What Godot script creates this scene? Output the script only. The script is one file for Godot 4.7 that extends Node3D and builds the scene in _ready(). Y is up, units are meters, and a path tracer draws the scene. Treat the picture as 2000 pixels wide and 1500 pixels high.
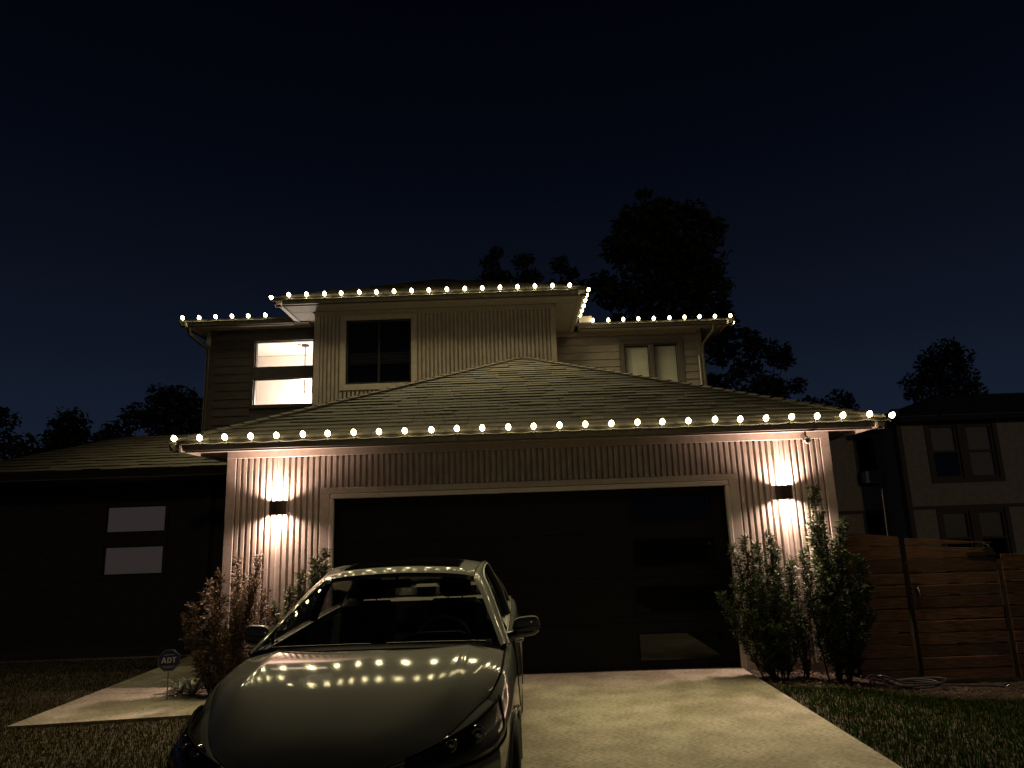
extends Node3D
# A two-storey house at night with string lights along its eaves, a silver sedan on the driveway.

var M := {}                      # materials by name
var rng := RandomNumberGenerator.new()

# ------------------------------------------------------------------ geometry builder
class G:
	var s := SurfaceTool.new()
	var grp := 0
	func _init():
		s.begin(Mesh.PRIMITIVE_TRIANGLES)
	func tri(a: Vector3, b: Vector3, c: Vector3):           # counter-clockwise seen from outside
		s.add_vertex(a); s.add_vertex(c); s.add_vertex(b)
	func flat():
		s.set_smooth_group(-1)
	func smooth():
		grp += 1
		s.set_smooth_group(grp)
	func quad(a: Vector3, b: Vector3, c: Vector3, d: Vector3):
		tri(a, b, c); tri(a, c, d)
	func face(p: Array, mid: Vector3):                       # convex polygon turned away from mid
		var n: Vector3 = (p[1] - p[0]).cross(p[2] - p[0])
		var cen := Vector3.ZERO
		for q in p: cen += q
		cen /= p.size()
		var rev: bool = n.dot(cen - mid) < 0.0
		for i in range(1, p.size() - 1):
			if rev: tri(p[0], p[i + 1], p[i])
			else: tri(p[0], p[i], p[i + 1])
	func box(c: Vector3, size: Vector3, b := Basis.IDENTITY):
		flat()
		var h := size * 0.5
		for ax in 3:
			for sg in [-1.0, 1.0]:
				var p := []
				for uv in [[-1, -1], [1, -1], [1, 1], [-1, 1]]:
					var v := Vector3.ZERO
					v[ax] = sg * h[ax]
					v[(ax + 1) % 3] = uv[0] * h[(ax + 1) % 3]
					v[(ax + 2) % 3] = uv[1] * h[(ax + 2) % 3]
					p.append(c + b * v)
				face(p, c)
	func cbox(c: Vector3, size: Vector3, bev: float, b := Basis.IDENTITY):   # box with chamfered edges
		flat()
		var h := size * 0.5
		var bv := minf(bev, minf(h.x, minf(h.y, h.z)) * 0.9)
		var pt := func(sg: Array, ax: int) -> Vector3:
			var v := Vector3(sg[0] * (h.x - bv), sg[1] * (h.y - bv), sg[2] * (h.z - bv))
			v[ax] = sg[ax] * h[ax]
			return c + b * v
		for ax in 3:
			var u := (ax + 1) % 3
			var w := (ax + 2) % 3
			for sg in [-1, 1]:
				var p := []
				for uv in [[-1, -1], [1, -1], [1, 1], [-1, 1]]:
					var t := [0, 0, 0]
					t[ax] = sg; t[u] = uv[0]; t[w] = uv[1]
					p.append(pt.call(t, ax))
				face(p, c)
			for su in [-1, 1]:
				for sw in [-1, 1]:
					var t0 := [0, 0, 0]
					t0[u] = su; t0[w] = sw; t0[ax] = -1
					var t1 := t0.duplicate()
					t1[ax] = 1
					face([pt.call(t0, u), pt.call(t0, w), pt.call(t1, w), pt.call(t1, u)], c)
		for sx in [-1, 1]:
			for sy in [-1, 1]:
				for sz in [-1, 1]:
					var t := [sx, sy, sz]
					face([pt.call(t, 0), pt.call(t, 1), pt.call(t, 2)], c)
	func hull8(p: Array):                                    # p[0..3] bottom loop, p[4..7] top loop
		flat()
		var mid := Vector3.ZERO
		for q in p: mid += q
		mid /= 8.0
		face([p[0], p[1], p[2], p[3]], mid); face([p[4], p[5], p[6], p[7]], mid)
		for i in 4:
			var j := (i + 1) % 4
			face([p[i], p[j], p[4 + j], p[4 + i]], mid)
	func tube(pts: Array, rad, n := 8, caps := true):
		smooth()
		var rings := []
		var up := Vector3.UP
		for i in pts.size():
			var d: Vector3 = (pts[mini(i + 1, pts.size() - 1)] - pts[maxi(i - 1, 0)]).normalized()
			if i == 0 and absf(d.dot(up)) > 0.9: up = Vector3.RIGHT
			var x := up.cross(d).normalized()
			if x.length() < 0.1: x = d.cross(Vector3(0.3, 0.5, 0.7)).normalized()
			var y := d.cross(x).normalized()
			up = y
			var r: float = rad[i] if rad is Array else rad
			var ring := []
			for k in n:
				var a := TAU * k / n
				ring.append(pts[i] + (x * cos(a) + y * sin(a)) * r)
			rings.append(ring)
		for i in pts.size() - 1:
			for k in n:
				var l := (k + 1) % n
				quad(rings[i][k], rings[i][l], rings[i + 1][l], rings[i + 1][k])
		if caps:
			flat()
			for k in range(1, n - 1):
				tri(rings[0][0], rings[0][k + 1], rings[0][k])
				var e: Array = rings[-1]
				tri(e[0], e[k], e[k + 1])
	func lathe(prof: Array, n: int, xf := Transform3D.IDENTITY, hard := false):   # prof of Vector2(radius, height)
		smooth()
		for i in prof.size() - 1:
			if hard: smooth()
			for k in n:
				var a := TAU * k / n
				var b := TAU * (k + 1) / n
				var p: Vector2 = prof[i]
				var q: Vector2 = prof[i + 1]
				var p0 := xf * Vector3(p.x * cos(a), p.y, p.x * sin(a))
				var p1 := xf * Vector3(p.x * cos(b), p.y, p.x * sin(b))
				var q0 := xf * Vector3(q.x * cos(a), q.y, q.x * sin(a))
				var q1 := xf * Vector3(q.x * cos(b), q.y, q.x * sin(b))
				if p.x > 1e-5: tri(p0, q1, p1)
				if q.x > 1e-5: tri(p0, q0, q1)
	func grid(rows: Array, flip := false):
		smooth()
		for i in rows.size() - 1:
			for j in rows[i].size() - 1:
				var a: Vector3 = rows[i][j]
				var b: Vector3 = rows[i][j + 1]
				var c: Vector3 = rows[i + 1][j + 1]
				var d: Vector3 = rows[i + 1][j]
				if flip: quad(a, d, c, b)
				else: quad(a, b, c, d)
	func prism(poly: PackedVector2Array, depth: float, xf := Transform3D.IDENTITY):  # outline in xy, thickness along z, centred
		flat()
		var tr := Geometry2D.triangulate_polygon(poly)
		var h := depth * 0.5
		for sg in [-1.0, 1.0]:
			for i in range(0, tr.size(), 3):
				var p := []
				for k in 3: p.append(xf * Vector3(poly[tr[i + k]].x, poly[tr[i + k]].y, sg * h))
				face(p, p[0] - xf.basis.z * sg)
		var ccw := not Geometry2D.is_polygon_clockwise(poly)
		for i in poly.size():
			var a := poly[i]
			var b := poly[(i + 1) % poly.size()]
			var q := [xf * Vector3(a.x, a.y, -h), xf * Vector3(b.x, b.y, -h), xf * Vector3(b.x, b.y, h), xf * Vector3(a.x, a.y, h)]
			var out := xf.basis * (Vector3(b.y - a.y, a.x - b.x, 0) * (1.0 if ccw else -1.0))
			face(q, (q[0] + q[2]) * 0.5 - out)
	func done() -> ArrayMesh:
		s.index()
		s.generate_normals()
		return s.commit()

# ------------------------------------------------------------------ object helpers
func part(called: String, mesh, mat: Material, parent: Node3D, at := Vector3.ZERO) -> MeshInstance3D:
	var o := MeshInstance3D.new()
	o.name = called
	o.mesh = mesh.done() if mesh is G else mesh
	o.material_override = mat
	o.position = at
	o.cast_shadow = GeometryInstance3D.SHADOW_CASTING_SETTING_ON
	parent.add_child(o, true)
	return o

func tag(o: Node3D, label: String, category: String, group := "", kind := ""):
	if label: o.set_meta("label", label)
	if category: o.set_meta("category", category)
	if group: o.set_meta("group", group)
	if kind: o.set_meta("kind", kind)

func thing(called: String, label: String, category: String, at := Vector3.ZERO, turn := 0.0, group := "") -> Node3D:
	var o := Node3D.new()
	o.name = called
	add_child(o, true)
	o.position = at
	o.rotation.y = turn
	tag(o, label, category, group)
	return o

func struct(called: String, mesh, mat: Material, label := "") -> MeshInstance3D:
	var o := part(called, mesh, mat, self)
	tag(o, label, "", "", "structure")
	return o

func boxpart(called: String, c: Vector3, size: Vector3, mat: Material, parent: Node3D, bev := 0.0) -> MeshInstance3D:
	var g := G.new()
	if bev > 0.0: g.cbox(Vector3.ZERO, size, bev)
	else: g.box(Vector3.ZERO, size)
	return part(called, g, mat, parent, c)

func omni(parent: Node3D, at: Vector3, col: Color, energy: float, size: float) -> OmniLight3D:
	var l := OmniLight3D.new()
	l.name = "lamp_light"
	l.position = at
	l.light_color = col
	l.light_energy = energy
	l.light_size = size
	l.omni_range = 40.0
	l.omni_attenuation = 2.0
	l.shadow_enabled = true
	parent.add_child(l, true)
	return l

func bulb_spot(parent: Node3D, at: Vector3, towards: Vector3, col: Color, energy: float, size: float, half := 57.0):
	# the socket and clip shade the back of each bulb, which throws its light mostly down and outwards
	var l := SpotLight3D.new()
	l.name = "lamp_light"
	l.light_color = col
	l.light_energy = energy
	l.light_size = size
	l.spot_angle = half
	l.spot_angle_attenuation = 1.0
	l.spot_range = 40.0
	l.spot_attenuation = 2.0
	l.shadow_enabled = true
	parent.add_child(l, true)
	l.global_transform = Transform3D(Basis.looking_at(towards, Vector3(0.1, 1, 0.2).normalized()), parent.to_global(at))

# ------------------------------------------------------------------ materials
func lin(r: float, g: float, b: float) -> Color:
	return Color(r, g, b).linear_to_srgb()

func mat(called: String, c: Color, rough := 0.8, metal := 0.0) -> StandardMaterial3D:
	var m := StandardMaterial3D.new()
	m.resource_name = called
	m.albedo_color = c
	m.roughness = rough
	m.metallic = metal
	M[called] = m
	return m

func noise_tex(sd: int, freq: float, oct: int, stops: Array, size := 512, typ := FastNoiseLite.TYPE_SIMPLEX_SMOOTH) -> NoiseTexture2D:
	var n := FastNoiseLite.new()
	n.seed = sd
	n.noise_type = typ
	n.frequency = freq
	n.fractal_octaves = oct
	var t := NoiseTexture2D.new()
	t.width = size
	t.height = size
	t.seamless = true
	t.noise = n
	if stops.size():
		var r := Gradient.new()
		var off := PackedFloat32Array()
		var cols := PackedColorArray()
		for s in stops:
			off.append(s[0]); cols.append(s[1])
		r.offsets = off
		r.colors = cols
		t.color_ramp = r
	return t

func textured(m: StandardMaterial3D, tex: Texture2D, scale: Vector3, world := true):
	m.albedo_color = Color.WHITE
	m.albedo_texture = tex
	m.uv1_triplanar = true
	m.uv1_world_triplanar = world
	m.uv1_scale = scale

func relief(m: StandardMaterial3D, tex: Texture2D, cm: float):
	m.heightmap_enabled = true
	m.heightmap_texture = tex
	m.heightmap_scale = cm

func grey_ramp(a: Color, b: Color) -> Array:
	return [[0.25, a], [0.75, b]]

func make_materials():
	var fine := noise_tex(11, 0.06, 4, [])
	# painted fibre-cement cladding, taupe
	var m := mat("wall_paint", lin(0.40, 0.34, 0.295), 0.62)
	textured(m, noise_tex(21, 0.012, 4, grey_ramp(lin(0.325, 0.275, 0.236), lin(0.395, 0.34, 0.297))), Vector3(0.9, 0.55, 0.9))
	relief(m, noise_tex(22, 0.09, 3, []), 0.06)
	m = mat("trim_paint", lin(0.42, 0.36, 0.31), 0.55)
	textured(m, noise_tex(23, 0.02, 4, grey_ramp(lin(0.36, 0.308, 0.265), lin(0.405, 0.352, 0.307))), Vector3(0.8, 0.8, 0.8))
	relief(m, noise_tex(24, 0.1, 3, []), 0.05)
	m = mat("dark_siding", lin(0.12, 0.105, 0.09), 0.6)
	textured(m, noise_tex(25, 0.015, 4, grey_ramp(lin(0.045, 0.04, 0.034), lin(0.068, 0.06, 0.052))), Vector3(0.4, 1.6, 0.4))
	m = mat("siding_tan", lin(0.30, 0.25, 0.21), 0.6)
	textured(m, noise_tex(26, 0.015, 4, grey_ramp(lin(0.135, 0.115, 0.096), lin(0.165, 0.14, 0.118))), Vector3(0.4, 1.6, 0.4))
	mat("gutter_metal", lin(0.05, 0.044, 0.037), 0.5)
	mat("gutter_pale", lin(0.42, 0.38, 0.34), 0.42)
	m = mat("soffit_board", lin(0.36, 0.32, 0.29), 0.7)
	textured(m, noise_tex(27, 0.02, 3, grey_ramp(lin(0.32, 0.285, 0.255), lin(0.40, 0.36, 0.325))), Vector3(0.5, 0.5, 1.4))
	for i in 3:
		var k: float = [0.62, 0.72, 0.84][i]
		m = mat("shingle%d" % i, lin(0.17 * k, 0.145 * k, 0.115 * k), 0.95)
		textured(m, noise_tex(31 + i, 0.16, 3, [[0.3, lin(0.065 * k, 0.056 * k, 0.044 * k)], [0.55, lin(0.10 * k, 0.087 * k, 0.069 * k)], [0.8, lin(0.15 * k, 0.135 * k, 0.11 * k)]], 512), Vector3(1.3, 1.3, 1.3))
		relief(m, fine, 0.25)
	m = mat("roof_felt", lin(0.06, 0.055, 0.05), 0.95)
	m = mat("door_black", lin(0.007, 0.0068, 0.0062), 0.6)
	m.metallic_specular = 0.25
	relief(m, fine, 0.02)
	m = mat("black_glass", lin(0.004, 0.004, 0.004), 0.03)
	m.metallic_specular = 0.42
	m = mat("window_glass", Color(0.02, 0.022, 0.024, 0.08), 0.0)
	m.transparency = BaseMaterial3D.TRANSPARENCY_ALPHA
	mat("frame_black", lin(0.02, 0.019, 0.018), 0.4)
	mat("frame_bronze", lin(0.06, 0.052, 0.045), 0.45)
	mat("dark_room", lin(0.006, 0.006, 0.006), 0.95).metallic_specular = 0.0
	mat("blind_white", lin(0.55, 0.55, 0.47), 0.7)
	m = mat("roller_shade", lin(0.5, 0.44, 0.46), 0.9)
	m.emission_enabled = true
	m.emission = lin(1.0, 0.82, 0.86)
	m.emission_energy_multiplier = 0.019
	mat("room_white", lin(0.86, 0.80, 0.74), 0.9)
	mat("dim_shade", lin(0.03, 0.028, 0.024), 0.9).metallic_specular = 0.0
	m = mat("pane_edge", lin(0.006, 0.006, 0.006), 0.7)
	m.metallic_specular = 0.2
	# concrete
	m = mat("concrete", lin(0.4, 0.36, 0.3), 0.85)
	textured(m, noise_tex(41, 0.009, 6, [[0.28, lin(0.315, 0.28, 0.225)], [0.45, lin(0.372, 0.335, 0.27)], [0.56, lin(0.40, 0.362, 0.295)], [0.74, lin(0.45, 0.41, 0.34)]], 1024), Vector3(0.19, 0.19, 0.19))
	m.detail_enabled = true
	m.detail_blend_mode = BaseMaterial3D.BLEND_MODE_MUL
	m.detail_albedo = noise_tex(42, 0.11, 4, [[0.25, Color(0.62, 0.60, 0.57)], [0.38, Color(0.88, 0.87, 0.86)], [0.54, Color(0.95, 0.95, 0.95)], [0.70, Color.WHITE]], 512)
	m.detail_uv_layer = BaseMaterial3D.DETAIL_UV_2
	m.uv2_triplanar = true
	m.uv2_world_triplanar = true
	m.uv2_scale = Vector3(0.30, 0.7, 1.5)
	relief(m, noise_tex(43, 0.05, 5, [], 1024), 0.5)
	m = mat("soil", lin(0.05, 0.04, 0.028), 0.97)
	textured(m, noise_tex(44, 0.03, 5, grey_ramp(lin(0.03, 0.024, 0.017), lin(0.075, 0.06, 0.04))), Vector3(0.5, 0.5, 0.5))
	relief(m, noise_tex(45, 0.05, 4, []), 3.0)
	m = mat("grass_blade", Color.WHITE, 0.8)
	m.metallic_specular = 0.05
	m.vertex_color_use_as_albedo = true
	m.backlight_enabled = true
	m.backlight = lin(0.25, 0.25, 0.25)
	m = mat("leaf", Color.WHITE, 0.55)
	m.vertex_color_use_as_albedo = true
	m.backlight_enabled = true
	m.backlight = lin(0.3, 0.3, 0.3)
	m = mat("tree_leaf", Color.WHITE, 0.7)
	m.vertex_color_use_as_albedo = true
	m = mat("bark", lin(0.06, 0.045, 0.035), 0.95)
	textured(m, noise_tex(46, 0.04, 4, grey_ramp(lin(0.035, 0.027, 0.02), lin(0.09, 0.07, 0.055))), Vector3(1.5, 0.4, 1.5))
	relief(m, noise_tex(47, 0.05, 4, []), 2.0)
	# fence wood in a few tones
	for i in 3:
		var k: float = [0.42, 0.55, 0.68][i]
		m = mat("cedar%d" % i, lin(0.24 * k, 0.11 * k, 0.05 * k), 0.75)
		textured(m, noise_tex(51 + i, 0.02, 5, [[0.25, lin(0.14 * k, 0.066 * k, 0.032 * k)], [0.5, lin(0.23 * k, 0.115 * k, 0.056 * k)], [0.8, lin(0.31 * k, 0.165 * k, 0.088 * k)]]), Vector3(0.35, 4.0, 0.35))
	# neighbour
	m = mat("stucco", lin(0.42, 0.37, 0.29), 0.9)
	textured(m, noise_tex(55, 0.02, 5, grey_ramp(lin(0.50, 0.44, 0.345), lin(0.60, 0.535, 0.425))), Vector3(0.4, 0.4, 0.4))
	mat("brown_trim", lin(0.15, 0.12, 0.09), 0.7)
	mat("pane_dim", lin(0.32, 0.30, 0.26), 0.5)
	mat("appliance_white", lin(0.62, 0.6, 0.55), 0.5)
	# lamps
	m = mat("bulb_glow", lin(1.0, 0.86, 0.5), 0.4)
	m.emission_enabled = true
	m.emission = lin(1.0, 0.82, 0.42)
	m.emission_energy_multiplier = 20.0
	m = mat("sconce_bulb", lin(1.0, 0.8, 0.65), 0.4)
	m.emission_enabled = true
	m.emission = lin(1.0, 0.74, 0.54)
	m.emission_energy_multiplier = 60.0
	m = mat("shade_glow", lin(1.0, 0.9, 0.8), 0.6)
	m.emission_enabled = true
	m.emission = lin(1.0, 0.84, 0.68)
	m.emission_energy_multiplier = 12.0
	mat("lamp_metal", lin(0.035, 0.024, 0.02), 0.4, 0.4)
	mat("cord", lin(0.30, 0.29, 0.24), 0.5)
	mat("socket", lin(0.25, 0.25, 0.2), 0.5)
	# car
	m = mat("car_paint", lin(0.10, 0.10, 0.099), 0.75, 0.0)
	m.metallic_specular = 0.2
	m.clearcoat_enabled = true
	m.clearcoat = 1.0
	m.clearcoat_roughness = 0.045
	mat("shut_line", lin(0.006, 0.006, 0.006), 0.8).metallic_specular = 0.05
	m = mat("car_glass", Color(0.01, 0.012, 0.012, 0.22), 0.0)
	m.transparency = BaseMaterial3D.TRANSPARENCY_ALPHA
	m = mat("car_glass_tint", Color(0.008, 0.009, 0.009, 0.55), 0.0)
	m.transparency = BaseMaterial3D.TRANSPARENCY_ALPHA
	mat("car_trim", lin(0.012, 0.012, 0.012), 0.5)
	mat("chrome", lin(0.6, 0.6, 0.58), 0.12, 1.0)
	mat("tyre", lin(0.02, 0.02, 0.02), 0.85)
	mat("rim_alloy", lin(0.45, 0.45, 0.44), 0.3, 0.9)
	mat("cabin_dark", lin(0.014, 0.0135, 0.013), 0.75).metallic_specular = 0.2
	mat("cabin_seat", lin(0.10, 0.09, 0.075), 0.8)
	mat("cabin_light", lin(0.30, 0.28, 0.22), 0.8)
	m = mat("lamp_lens", Color(0.01, 0.01, 0.01, 0.35), 0.0)
	m.metallic_specular = 0.27
	m.transparency = BaseMaterial3D.TRANSPARENCY_ALPHA
	mat("lamp_inner", lin(0.05, 0.05, 0.05), 0.25, 0.6)
	mat("tail_red", lin(0.25, 0.01, 0.01), 0.15)
	m = mat("mirror", lin(0.8, 0.8, 0.8), 0.02, 1.0)
	# sign, hose
	mat("sign_blue", lin(0.008, 0.014, 0.07), 0.4)
	mat("sign_white", lin(0.6, 0.6, 0.6), 0.5)
	mat("steel_post", lin(0.4, 0.4, 0.4), 0.4, 0.7)
	m = mat("hose_grey", lin(0.045, 0.047, 0.045), 0.22)
	mat("leaf_litter", lin(0.10, 0.07, 0.045), 0.9)

# ------------------------------------------------------------------ scene
const BULB := Color(1.0, 0.93, 0.69)          # warm white of the string lights
const SCONCE := Color(1.0, 0.85, 0.77)
const BULB_E := 0.72
const SCONCE_E := 4.8

func _ready():
	rng.seed = 7
	# camera
	var cam := Camera3D.new()
	cam.name = "camera"
	cam.position = Vector3(-0.148, 1.701, 8.739)
	cam.rotation = Vector3(0.20623, 0.00206, -0.03466)
	cam.fov = 58.247
	cam.near = 0.05
	cam.far = 600.0
	add_child(cam)
	cam.current = true
	# sky: night, deep navy that lightens towards the horizon
	var sky_m := ProceduralSkyMaterial.new()
	sky_m.sky_top_color = lin(0.0003, 0.0005, 0.0022)
	sky_m.sky_horizon_color = lin(0.0128, 0.0205, 0.042)
	sky_m.sky_curve = 0.165
	sky_m.ground_bottom_color = lin(0.002, 0.002, 0.003)
	sky_m.ground_horizon_color = lin(0.004, 0.005, 0.008)
	sky_m.ground_curve = 0.1
	var sky := Sky.new()
	sky.sky_material = sky_m
	var env := Environment.new()
	env.background_mode = Environment.BG_SKY
	env.sky = sky
	env.tonemap_mode = Environment.TONE_MAPPER_LINEAR
	env.tonemap_exposure = 1.0
	env.sdfgi_enabled = true
	env.ssao_enabled = true
	env.ssil_enabled = true
	var we := WorldEnvironment.new()
	we.name = "environment"
	we.environment = env
	add_child(we)

	# faint warm glow of the street behind the camera
	var sun := DirectionalLight3D.new()
	sun.name = "street_glow"
	sun.light_color = Color(1.0, 0.87, 0.66)
	sun.light_energy = 0.018
	sun.light_angular_distance = 2.0
	sun.shadow_enabled = true
	sun.sky_mode = DirectionalLight3D.SKY_MODE_LIGHT_ONLY
	sun.rotation_degrees = Vector3(-9, 22, 0)
	add_child(sun)

	make_materials()
	build_ground()
	build_house()
	build_neighbour()
	build_fence()
	build_trees()
	build_lights()
	build_car()
	build_shrubs()
	build_yard_things()
	build_grass()

func smoothst(a: float, b: float, x: float) -> float:
	var t := clampf((x - a) / (b - a), 0.0, 1.0)
	return t * t * (3.0 - 2.0 * t)

func ground_y(x: float, z: float) -> float:      # level by the driveway, falling away to the right of it
	var h := -0.035 - 0.24 * smoothst(2.6, 4.9, x) * (1.0 - 0.75 * smoothst(0.2, 3.4, z))
	h -= 0.9 * smoothst(7.0, 13.0, x)
	return h

func build_ground():
	# one sheet to the horizon, finer near the house
	var xs := []
	var zs := []
	for v in [-400.0, -150.0, -60.0, -30.0, -18.0, -12.0]: xs.append(v)
	for i in range(0, 41): xs.append(-10.0 + i * 0.6)
	for v in [17.0, 22.0, 35.0, 70.0, 160.0, 400.0]: xs.append(v)
	for v in [-420.0, -160.0, -70.0, -40.0, -25.0, -15.0]: zs.append(v)
	for i in range(0, 41): zs.append(-9.0 + i * 0.5)
	for v in [14.0, 20.0, 40.0, 120.0]: zs.append(v)
	var rows := []
	for z in zs:
		var r := []
		for x in xs: r.append(Vector3(x, ground_y(x, z), z))
		rows.append(r)
	var g := G.new()
	g.grid(rows, true)
	struct("ground", g, M.soil, "dark soil and lawn ground around the house")
	# driveway, three pours with tooled joints between them
	var drive := Node3D.new()
	drive.name = "driveway"
	add_child(drive)
	tag(drive, "pale concrete driveway in front of the garage door", "", "", "structure")
	var z0 := 0.03
	for z1 in [6.4, 13.0]:
		boxpart("slab", Vector3(0, -0.06, (z0 + z1) * 0.5), Vector3(4.88, 0.12, z1 - z0 - 0.006), M.concrete, drive, 0.008)
		z0 = z1
	# walkway: an L from the driveway to the entry
	var walk := Node3D.new()
	walk.name = "walkway"
	add_child(walk)
	tag(walk, "concrete walkway turning from the driveway towards the entry", "", "", "structure")
	for pl in [[Vector2(-5.15, 0.235), Vector2(-2.46, 0.62), Vector2(-2.46, 1.27), Vector2(-5.15, 1.60)],
			[Vector2(-5.15, -2.13), Vector2(-4.28, -2.13), Vector2(-4.28, 0.35), Vector2(-5.15, 0.225)],
			[Vector2(-10.5, -4.28), Vector2(-4.28, -4.28), Vector2(-4.28, -2.14), Vector2(-10.5, -2.3)]]:
		g = G.new()
		var low := []
		var top := []
		for p in pl:
			low.append(Vector3(p.x, -0.12, p.y)); top.append(Vector3(p.x, -0.004, p.y))
		g.hull8(low + top)
		part("slab", g, M.concrete, walk)

# ------------------------------------------------------------------ the house
var house: Node3D

func wall_with_holes(called: String, x0: float, x1: float, y0: float, y1: float, z: float, th: float, holes: Array, mat_: Material, parent: Node3D) -> MeshInstance3D:
	# front face at z, thickness th backwards; holes: [x0, x1, y0, y1], given left to right without overlap in x unless same column
	var g := G.new()
	var xs := [x0, x1]
	for h in holes:
		if not xs.has(h[0]): xs.append(h[0])
		if not xs.has(h[1]): xs.append(h[1])
	xs.sort()
	for i in xs.size() - 1:
		var a: float = xs[i]
		var b: float = xs[i + 1]
		var mid := (a + b) * 0.5
		var cuts := []
		for h in holes:
			if h[0] < mid and mid < h[1]: cuts.append([h[2], h[3]])
		cuts.sort_custom(func(p, q): return p[0] < q[0])
		var y := y0
		for c in cuts:
			if c[0] > y + 0.001: g.box(Vector3(mid, (y + c[0]) * 0.5, z - th * 0.5), Vector3(b - a, c[0] - y, th))
			y = c[1]
		if y1 > y + 0.001: g.box(Vector3(mid, (y + y1) * 0.5, z - th * 0.5), Vector3(b - a, y1 - y, th))
	return part(called, g, mat_, parent)

func slat_row(x0: float, x1: float, pitch: float, ranges: Callable, z: float, parent: Node3D, meshes: Dictionary):
	# vertical cladding slats between x0 and x1; ranges(x) gives the [y0, y1] pieces at that place
	var n := int(round((x1 - x0) / pitch))
	var p := (x1 - x0) / n
	for i in n:
		var x := x0 + (i + 0.5) * p
		for r in ranges.call(x):
			var len_: float = snappedf(r[1] - r[0], 0.001)
			if not meshes.has(len_):
				var g := G.new()
				g.cbox(Vector3.ZERO, Vector3(0.043, len_, 0.036), 0.003)
				meshes[len_] = g.done()
			part("slat", meshes[len_], M.wall_paint, parent, Vector3(x + rng.randf_range(-0.001, 0.001), (r[0] + r[1]) * 0.5, z - 0.0175 + rng.randf_range(-0.001, 0.001)))

func lap_siding(x0: float, x1: float, y0: float, y1: float, z: float, step: float, holes: Array, mat_: Material, parent: Node3D):
	# horizontal lap boards, each its own piece, cut round the holes
	var y := y0
	while y < y1 - 0.02:
		var t := minf(y + step, y1)
		var spans := [[x0, x1]]
		for h in holes:
			if h[3] > y + 0.01 and h[2] < t - 0.01:
				var nxt := []
				for s in spans:
					if h[1] <= s[0] or h[0] >= s[1]: nxt.append(s)
					else:
						if h[0] > s[0] + 0.02: nxt.append([s[0], h[0]])
						if h[1] < s[1] - 0.02: nxt.append([h[1], s[1]])
				spans = nxt
		for s in spans:
			var g := G.new()
			var a: float = s[0]
			var b: float = s[1]
			g.hull8([Vector3(a, y, z - 0.004), Vector3(b, y, z - 0.004), Vector3(b, y, z + 0.016), Vector3(a, y, z + 0.016),
				Vector3(a, t + 0.012, z - 0.004), Vector3(b, t + 0.012, z - 0.004), Vector3(b, t + 0.012, z + 0.003), Vector3(a, t + 0.012, z + 0.003)])
			part("siding_board", g, mat_, parent)
		y = t

func shingle_plane(eave_l: Vector3, eave_r: Vector3, top_l: Vector3, top_r: Vector3, expo: float, parent: Node3D, singles: int):
	# rows of shingles on a roof plane whose side edges run eave -> top; the first «singles» are pieces of their own
	var slope_v := (top_l + top_r) * 0.5 - (eave_l + eave_r) * 0.5
	var across := (eave_r - eave_l).normalized()
	var up := (slope_v - across * slope_v.dot(across))
	var length := up.length()
	up = up.normalized()
	var nrm := across.cross(up).normalized()
	if nrm.y < 0.0: nrm = -nrm
	var rows := int(length / expo)
	var rest := [G.new(), G.new(), G.new()]
	var used := [0, 0, 0]
	var count := 0
	for r in rows + 1:
		var t0 := r * expo / length
		var t1 := minf((r + 1.12) * expo / length, 1.0)
		if t0 >= 0.995: break
		var l0 := eave_l.lerp(top_l, t0)
		var r0 := eave_r.lerp(top_r, t0)
		var l1 := eave_l.lerp(top_l, t1)
		var r1 := eave_r.lerp(top_r, t1)
		var w := (r0 - l0).length()
		var xa := 0.0
		var first := true
		while xa < w - 0.01:
			var xb := minf(xa + (rng.randf_range(0.10, 0.34) if first else rng.randf_range(0.22, 0.42)), w)
			if w - xb < 0.12: xb = w
			var p0 := l0 + across * (xa + (0.0 if first else 0.003))
			var p1 := l0 + across * (xb - 0.002)
			var w1 := (r1 - l1).length()
			var base1 := l1.dot(across)
			var q0 := l1 + across * clampf(p0.dot(across) - base1, 0.0, w1)
			var q1 := l1 + across * clampf(p1.dot(across) - base1, 0.0, w1)
			if first: q0 = l1
			if xb >= w: q1 = r1
			var th := rng.randf_range(0.009, 0.023)
			var drop := up * rng.randf_range(-0.006, 0.006)
			var tone := rng.randi() % 3
			var pts := [p0 - nrm * 0.004 + drop, p1 - nrm * 0.004 + drop, q1 - nrm * 0.004, q0 - nrm * 0.004,
				p0 + nrm * th + drop, p1 + nrm * th + drop, q1 + nrm * 0.003, q0 + nrm * 0.003]
			if count < singles:
				var g := G.new()
				g.hull8(pts)
				part("shingle", g, M["shingle%d" % tone], parent)
			else:
				rest[tone].hull8(pts)
				used[tone] += 1
			count += 1
			xa = xb
			first = false
	for i in 3:
		if used[i] > 0:
			var o := part("shingle_courses", rest[i], M["shingle%d" % i], parent)
			o.set_meta("kind", "stuff")

func hip_caps(a: Vector3, b: Vector3, parent: Node3D):
	var d := (b - a).normalized()
	var n := int((b - a).length() / 0.17)
	var side := Vector3(d.z, 0, -d.x).normalized()
	var g := G.new()
	for i in n:
		var p := a + d * (i * 0.17)
		var q := p + d * 0.21
		var lift := Vector3.UP * 0.03
		var dn := Vector3.UP * -0.024
		for s in [-1.0, 1.0]:
			g.hull8([p + dn * 0.2, q + dn * 0.2 - lift * 0.4, q + side * 0.12 * s + dn - lift * 0.3, p + side * 0.12 * s + dn,
				p + lift, q + lift * 0.4, q + side * 0.12 * s + dn + lift * 0.35, p + side * 0.12 * s + dn + lift * 0.75])
	part("hip_caps", g, M.shingle1, parent).set_meta("kind", "stuff")

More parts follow.
